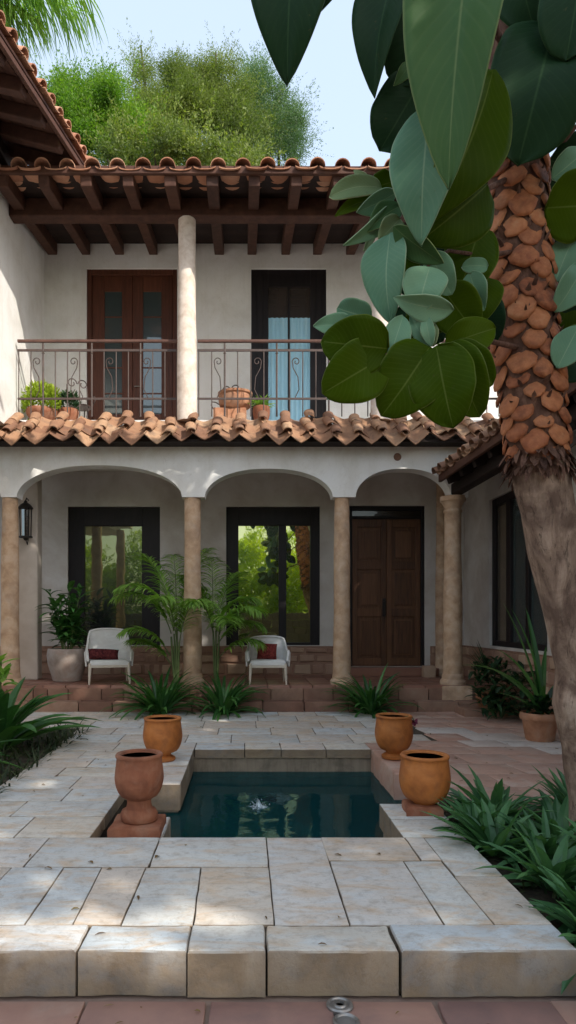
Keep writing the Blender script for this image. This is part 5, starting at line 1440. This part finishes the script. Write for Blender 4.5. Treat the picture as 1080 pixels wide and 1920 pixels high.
# ================================================================= trees beyond the roofs
def card_cloud(mb, c, rx, ry, rz, n, L, w, per=10, spr=.35, shell=.8, keep=None, hang=0.0, t0=0, t1=1, up=.3):
    k = 0; tries = 0
    while k < n and tries < n * 30:
        tries += 1
        d = Vector((U(-1, 1), U(-1, 1), U(-1, 1)))
        if d.length > 1 or d.length < .05: continue
        d = d.normalized() * (d.length ** shell)
        p = Vector((c.x + d.x * rx, c.y + d.y * ry, c.z + d.z * rz))
        if noise.noise(p * .9) + .6 * noise.noise(p * 2.1) < U(-.2, .3): continue
        lt = max(0, min(1, .45 + .3 * d.z + .5 * noise.noise(p * .45) + U(-.2, .2)))  # leaf tint lighter above, darker below: crown light and shade painted in
        ax = (d + Vector((U(-.6, .6), U(-.6, .6), U(-.3, .7) + up))).normalized()
        for j in range(per):
            q = p + ax * U(-spr, spr) + Vector((U(-1, 1), U(-1, 1), U(-1, 1))) * spr * .35
            if keep and not keep(q): continue
            dd = (ax + Vector((U(-1, 1), U(-1, 1), U(-1, 1) - hang))).normalized()
            mb.leafcard(q, dd, Vector((U(-1, 1), U(-1, 1), U(-1, 1))), L * U(.6, 1.4), w * U(.7, 1.3), t0 + (t1 - t0) * lt)
        k += 1
TG = 'trees rising behind the main roof'
def bg_tree(base, name, lab, mat, blobs, limbs, n, L, w, per=10, spr=.4, hang=0):
    t = thing(name, base, lab, 'tree', TG); mb = MB()
    for (p, r0, r1) in limbs: mb.tube(p, [r0 + (r1 - r0) * i / (len(p) - 1) for i in range(len(p))], 8)
    mb.build('trunk', M['tree_bark'], t, smooth=60)
    mb = MB()
    for c, rx, ry, rz, f in blobs: card_cloud(mb, Vector(c), rx, ry, rz, int(n * f), L, w, per, spr, hang=hang)
    for c, rx, ry, rz, f in blobs:                   # loose shoots that break the outline
        for q in range(int(3 + 26 * f)):
            d = Vector((U(-1, 1), U(-.6, .6), U(-.5, 1))).normalized(); p = Vector(c) + Vector((d.x * rx, d.y * ry, d.z * rz)) * U(.7, 1.0)
            g_ = (d + Vector((U(-.5, .5), U(-.3, .3), U(.0, .9)))).normalized(); ln = U(.5, 1.5)
            for j in range(int(26 * ln)):
                u_ = U(0, 1); q_ = p + g_ * ln * u_ + Vector((U(-1, 1), U(-1, 1), U(-1, 1))) * .16 * (1.1 - u_)
                mb.leafcard(q_, (g_ + Vector((U(-1, 1), U(-1, 1), U(-1, 1)))).normalized(), Vector((U(-1, 1), U(-1, 1), U(-1, 1))), L * U(.6, 1.3), w * U(.7, 1.2), U(.3, 1))
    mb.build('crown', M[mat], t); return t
def blobs_px(lst, Y): return [(tuple(at(a, b, Y + dy)), r * Y / 1250, r * Y / 1250 * .8, rz * Y / 1250, f) for a, b, r, rz, dy, f in lst]
def limb_px(base, tips, Y, r):
    out = []
    for a, b in tips:
        tip = at(a, b, Y); out.append(([Vector(base), Vector(base).lerp(tip, .45) + Vector((U(-.3, .3), U(-.3, .3), 1.0)), Vector(base).lerp(tip, .75) + Vector((U(-.3, .3), 0, .5)), tip], r, .03))
    return out
def crown_px(seeds, Y, spread=1.0):
    """Each seed is a bough; it carries a handful of small leaf masses so that the outline stays ragged."""
    out = []
    for a, b, r, f in seeds:
        for k in range(9):
            th = U(0, 6.283); q = r * U(.2, 1.0) * spread; rr = r * U(.25, .5)
            out.append((tuple(at(a + q * math.cos(th), b + q * math.sin(th) * .8, Y + U(-1.2, 1.2))), rr * Y / 1250, rr * Y / 1250, rr * .8 * Y / 1250, f / 9 * U(.5, 1.3)))
        out.append((tuple(at(a, b, Y)), r * 1.05 * Y / 1250, r * .8 * Y / 1250, r * .95 * Y / 1250, f * .26))
    return out
Y1 = 24.0; b = Vector((at(190, 0, Y1).x, Y1, -.5))
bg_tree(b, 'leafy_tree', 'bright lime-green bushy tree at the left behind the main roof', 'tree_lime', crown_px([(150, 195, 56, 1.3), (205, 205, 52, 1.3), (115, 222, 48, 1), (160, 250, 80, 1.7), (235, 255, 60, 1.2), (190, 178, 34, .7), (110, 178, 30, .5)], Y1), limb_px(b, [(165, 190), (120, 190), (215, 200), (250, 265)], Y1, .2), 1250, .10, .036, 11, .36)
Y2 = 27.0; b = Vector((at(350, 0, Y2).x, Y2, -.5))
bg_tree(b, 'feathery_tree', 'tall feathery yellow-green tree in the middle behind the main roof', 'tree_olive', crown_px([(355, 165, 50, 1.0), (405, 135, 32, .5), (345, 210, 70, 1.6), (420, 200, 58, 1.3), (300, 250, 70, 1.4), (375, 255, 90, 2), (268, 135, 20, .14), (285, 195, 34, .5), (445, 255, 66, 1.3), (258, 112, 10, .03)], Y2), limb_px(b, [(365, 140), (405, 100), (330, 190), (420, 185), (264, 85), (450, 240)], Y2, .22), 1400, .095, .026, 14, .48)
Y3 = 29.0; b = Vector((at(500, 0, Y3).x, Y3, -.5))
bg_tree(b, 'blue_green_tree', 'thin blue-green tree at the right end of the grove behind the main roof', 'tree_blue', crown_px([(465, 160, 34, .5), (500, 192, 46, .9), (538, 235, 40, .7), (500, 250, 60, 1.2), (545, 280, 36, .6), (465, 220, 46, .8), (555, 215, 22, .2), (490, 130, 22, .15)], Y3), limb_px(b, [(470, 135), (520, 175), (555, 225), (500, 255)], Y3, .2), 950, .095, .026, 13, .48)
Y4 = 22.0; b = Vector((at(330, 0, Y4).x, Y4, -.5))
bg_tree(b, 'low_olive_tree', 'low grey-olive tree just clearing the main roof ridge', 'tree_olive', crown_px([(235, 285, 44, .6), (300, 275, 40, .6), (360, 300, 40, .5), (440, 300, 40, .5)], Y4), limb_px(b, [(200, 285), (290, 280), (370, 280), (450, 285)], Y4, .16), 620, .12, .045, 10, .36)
# bluish far tree seen between roof and lime tree
# tall palm behind the left wing, its old fronds hanging into view
Y5 = 17.0; pc = at(-60, 8, Y5); t = thing('tall_palm', (pc.x - 1.2, Y5, -.5), 'tall palm behind the left roof with long fronds hanging from the top', 'palm')
mb = MB(); mb.tube([(pc.x - 1.2, Y5, -.5), (pc.x - .8, Y5, 8), (pc.x, Y5, pc.z)], [.28, .22, .17], 12); mb.build('trunk', M['tree_bark'], t, smooth=60)
mb = MB()
def hanging(az, el, L, dr, ll, n=60):
    """Old fronds: nearly level rib, leaflets hanging straight down."""
    p = pc.copy(); e = el; pts = [p.copy()]; ca, sa = math.cos(az), math.sin(az)
    for i in range(16):
        p = p + Vector((ca * math.cos(e), sa * math.cos(e), math.sin(e))) * (L / 16); pts.append(p.copy()); e -= dr / 16
    mb.tube(pts, [.04 - .032 * i / 16 for i in range(17)], 6, .6, 1)
    for i in range(n):
        f = .15 + .85 * i / n; k = min(15, int(f * 16)); q = pts[k].lerp(pts[k + 1], f * 16 - k)
        for s_ in (-1, 1):
            mb.blade(q, az + s_ * U(.5, 1.3), U(-.9, -.2), ll * U(.6, 1.1) * (1 - .45 * f ** 3), .055, U(.5, .9), U(0, 1), 5, .2, 'spear')
for az, el, L, dr, ll in ((3, 38, 3.3, 1.15, 1.9), (-14, 30, 2.7, 1.2, 1.7), (20, 45, 3.0, 1.2, 1.7), (-40, 30, 2.6, 1.5, 1.3), (200, 35, 2.9, 1.4, 1.3), (160, 35, 2.9, 1.4, 1.3), (100, 45, 3.0, 1.3, 1.3), (250, 30, 2.8, 1.5, 1.3), (-5, 10, 2.0, 1.0, 1.3)):
    hanging(R(az), R(el), L, dr, ll)
mb.build('fronds', [M['palm'], M['stem']], t, smooth=180)

# ================================================================= big unseen tree, added beside and behind the viewer to shade the court
SUN = Vector((math.sin(R(42)) * math.cos(R(38)), -math.cos(R(42)) * math.cos(R(38)), math.sin(R(38))))
sh = thing('shade_tree', (9.5, -3.5, -.5), 'spreading unseen tree added on the right to lay shade over the court', 'tree')
mb = MB(); b = Vector((9.5, -3.5, -.5))
for tip in ((5, -3, 11), (5, 3, 11.3), (9, 2, 11.5), (8, -8, 11), (5, -7, 11), (2.5, 4.5, 11), (13, -2, 11.3)):
    tip = Vector(tip); mb.tube([b, b + Vector((0, 0, 5)), b.lerp(tip, .55) + Vector((0, 0, 3.0)), tip], [.45, .36, .2, .04], 10)
mb.build('trunk', M['tree_bark'], sh, smooth=60)
def lit_here(p):
    """True where a leaf would shade something the sun reaches in the photograph."""
    t = (12.0 - p.y) / -SUN.y; q = p - SUN * t
    if q.z > (4.05 if q.x > -3.3 else 3.95) and -6.5 < q.x < 6: return U(0, 1) < (.985 if q.x < 1.3 else .5)
    g_ = p - SUN * (p.z / SUN.z)
    if -2.6 < g_.x < .15 and 2.85 < g_.y < 3.85: return True
    if 2.0 < g_.x < 3.6 and 7.2 < g_.y < 9.4: return U(0, 1) < .95
    return False
mb = MB(); n = 0
while n < 11000:
    x, y, z = U(-1, 15), U(-9, 6.4), U(10.4, 12.2)
    if y > 1 and (z - EYE) / max(y, .1) < 1.05: continue
    if x < (4.2 if y < 1.5 else 4.2 - (y - 1.5) * .95) + U(-.5, .3): continue
    if x > 15 - max(0, y) * .5: continue
    p = Vector((x, y, z)); n += 1
    if lit_here(p): continue
    d = Vector((U(-1, 1), U(-1, 1), U(-.5, .3))).normalized()
    mb.leafcard(p, d, Vector((U(-.4, .4), U(-.4, .4), 1)), U(.35, .6), U(.22, .34), U(0, 1))
mb.build('crown', M['shade_leaf'], sh)

# garden behind the viewer, mirrored in the porch windows
HG = 'garden shrubs behind the viewer'
for i, (x, y, r, h) in enumerate(((-9.5, -13, 2.2, 5.5), (-6.2, -14.5, 2.4, 6.5), (-2.0, -12.5, 2.0, 4.2), (.4, -14, 2.2, 6.0), (3.2, -12.5, 2.0, 5.2), (6.0, -15, 2.5, 6.5), (-13, -15, 2.6, 6.5), (2, -17, 2.6, 8), (-4.2, -18, 2.8, 8))):
    t = thing('garden_shrub', (x, y, -.5), ('round' if i % 2 else 'tall') + ' bright garden shrub number %d' % i, 'shrub', HG); t['label'] = 'bright leafy garden shrub in the row behind the viewer'
    mb = MB(); card_cloud(mb, Vector((x, y, h * .55)), r, r * .8, h * .55, 1100, .24, .11, 8, .4); mb.build('leaves', M['hedge_leaf'], t)
    mb = MB(); mb.tube([(x, y, -.5), (x, y, h * .6)], [.15, .06], 8); mb.build('trunk', M['tree_bark'], t)

gw = MB(); x = -16  # unseen wall, added to darken the foot of the window reflections
rows_ = 6
for k in range(rows_):
    x = -16 + U(0, .3)
    while x < 12:
        w_ = U(.3, .8); gw.slab([(x, -9.25), (x + w_ - .01, -9.25), (x + w_ - .01, -8.9 + U(0, .03)), (x, -8.9 + U(0, .03))], -.5 + k * .41, -.5 + k * .41 + .40, .015, .008, None, .2); x += w_
o = gw.build('reflection_wall', M['tree_bark'], smooth=38); tag(o, 'unseen dark stone wall added behind the viewer to darken the window reflections', 'wall')
# ================================================================= light, sky, camera
w = bpy.data.worlds.new('World'); scene.world = w; w.use_nodes = True
nt = w.node_tree; nt.nodes.clear()
sk = nt.nodes.new('ShaderNodeTexSky'); sk.sky_type = 'NISHITA'; sk.sun_disc = False
sk.sun_elevation = R(38); sk.sun_rotation = R(180 - 42); sk.air_density = 1.0; sk.dust_density = 2.5; sk.ozone_density = 1.0; sk.altitude = 50
bg = nt.nodes.new('ShaderNodeBackground'); bg.inputs['Strength'].default_value = .15
wo = nt.nodes.new('ShaderNodeOutputWorld'); hz = nt.nodes.new('ShaderNodeMix'); hz.data_type = 'RGBA'; hz.blend_type = 'ADD'; hz.inputs[0].default_value = 1.0
nt.links.new(sk.outputs[0], hz.inputs[6]); hz.inputs[7].default_value = (3.95, 4.6, 5.3, 1)      # bright thin haze
nt.links.new(hz.outputs[2], bg.inputs[0]); nt.links.new(bg.outputs[0], wo.inputs[0])
sd = bpy.data.lights.new('sun', 'SUN'); sd.energy = 5.0; sd.angle = R(.5); sd.color = (1, .94, .84)
so = bpy.data.objects.new('sun', sd); COL.objects.link(so); so.rotation_euler = SUN.to_track_quat('Z', 'Y').to_euler(); so.location = (8, -10, 20)
cd = bpy.data.cameras.new('camera'); cam = bpy.data.objects.new('camera', cd); COL.objects.link(cam)
cam.location = (0, 0, EYE); cam.rotation_euler = (R(90), 0, 0)
cd.sensor_fit = 'VERTICAL'; cd.sensor_height = 36; cd.sensor_width = 36; cd.lens = 1250 / 1920 * 36
cd.shift_x = 80 / 1920; cd.shift_y = 200 / 1920; cd.clip_start = .05; cd.clip_end = 500
scene.camera = cam
scene.view_settings.view_transform = 'Standard'; scene.view_settings.look = 'None'; scene.view_settings.exposure = 0
scene.cycles.max_bounces = 8; scene.cycles.transparent_max_bounces = 12
scene.render.film_transparent = False
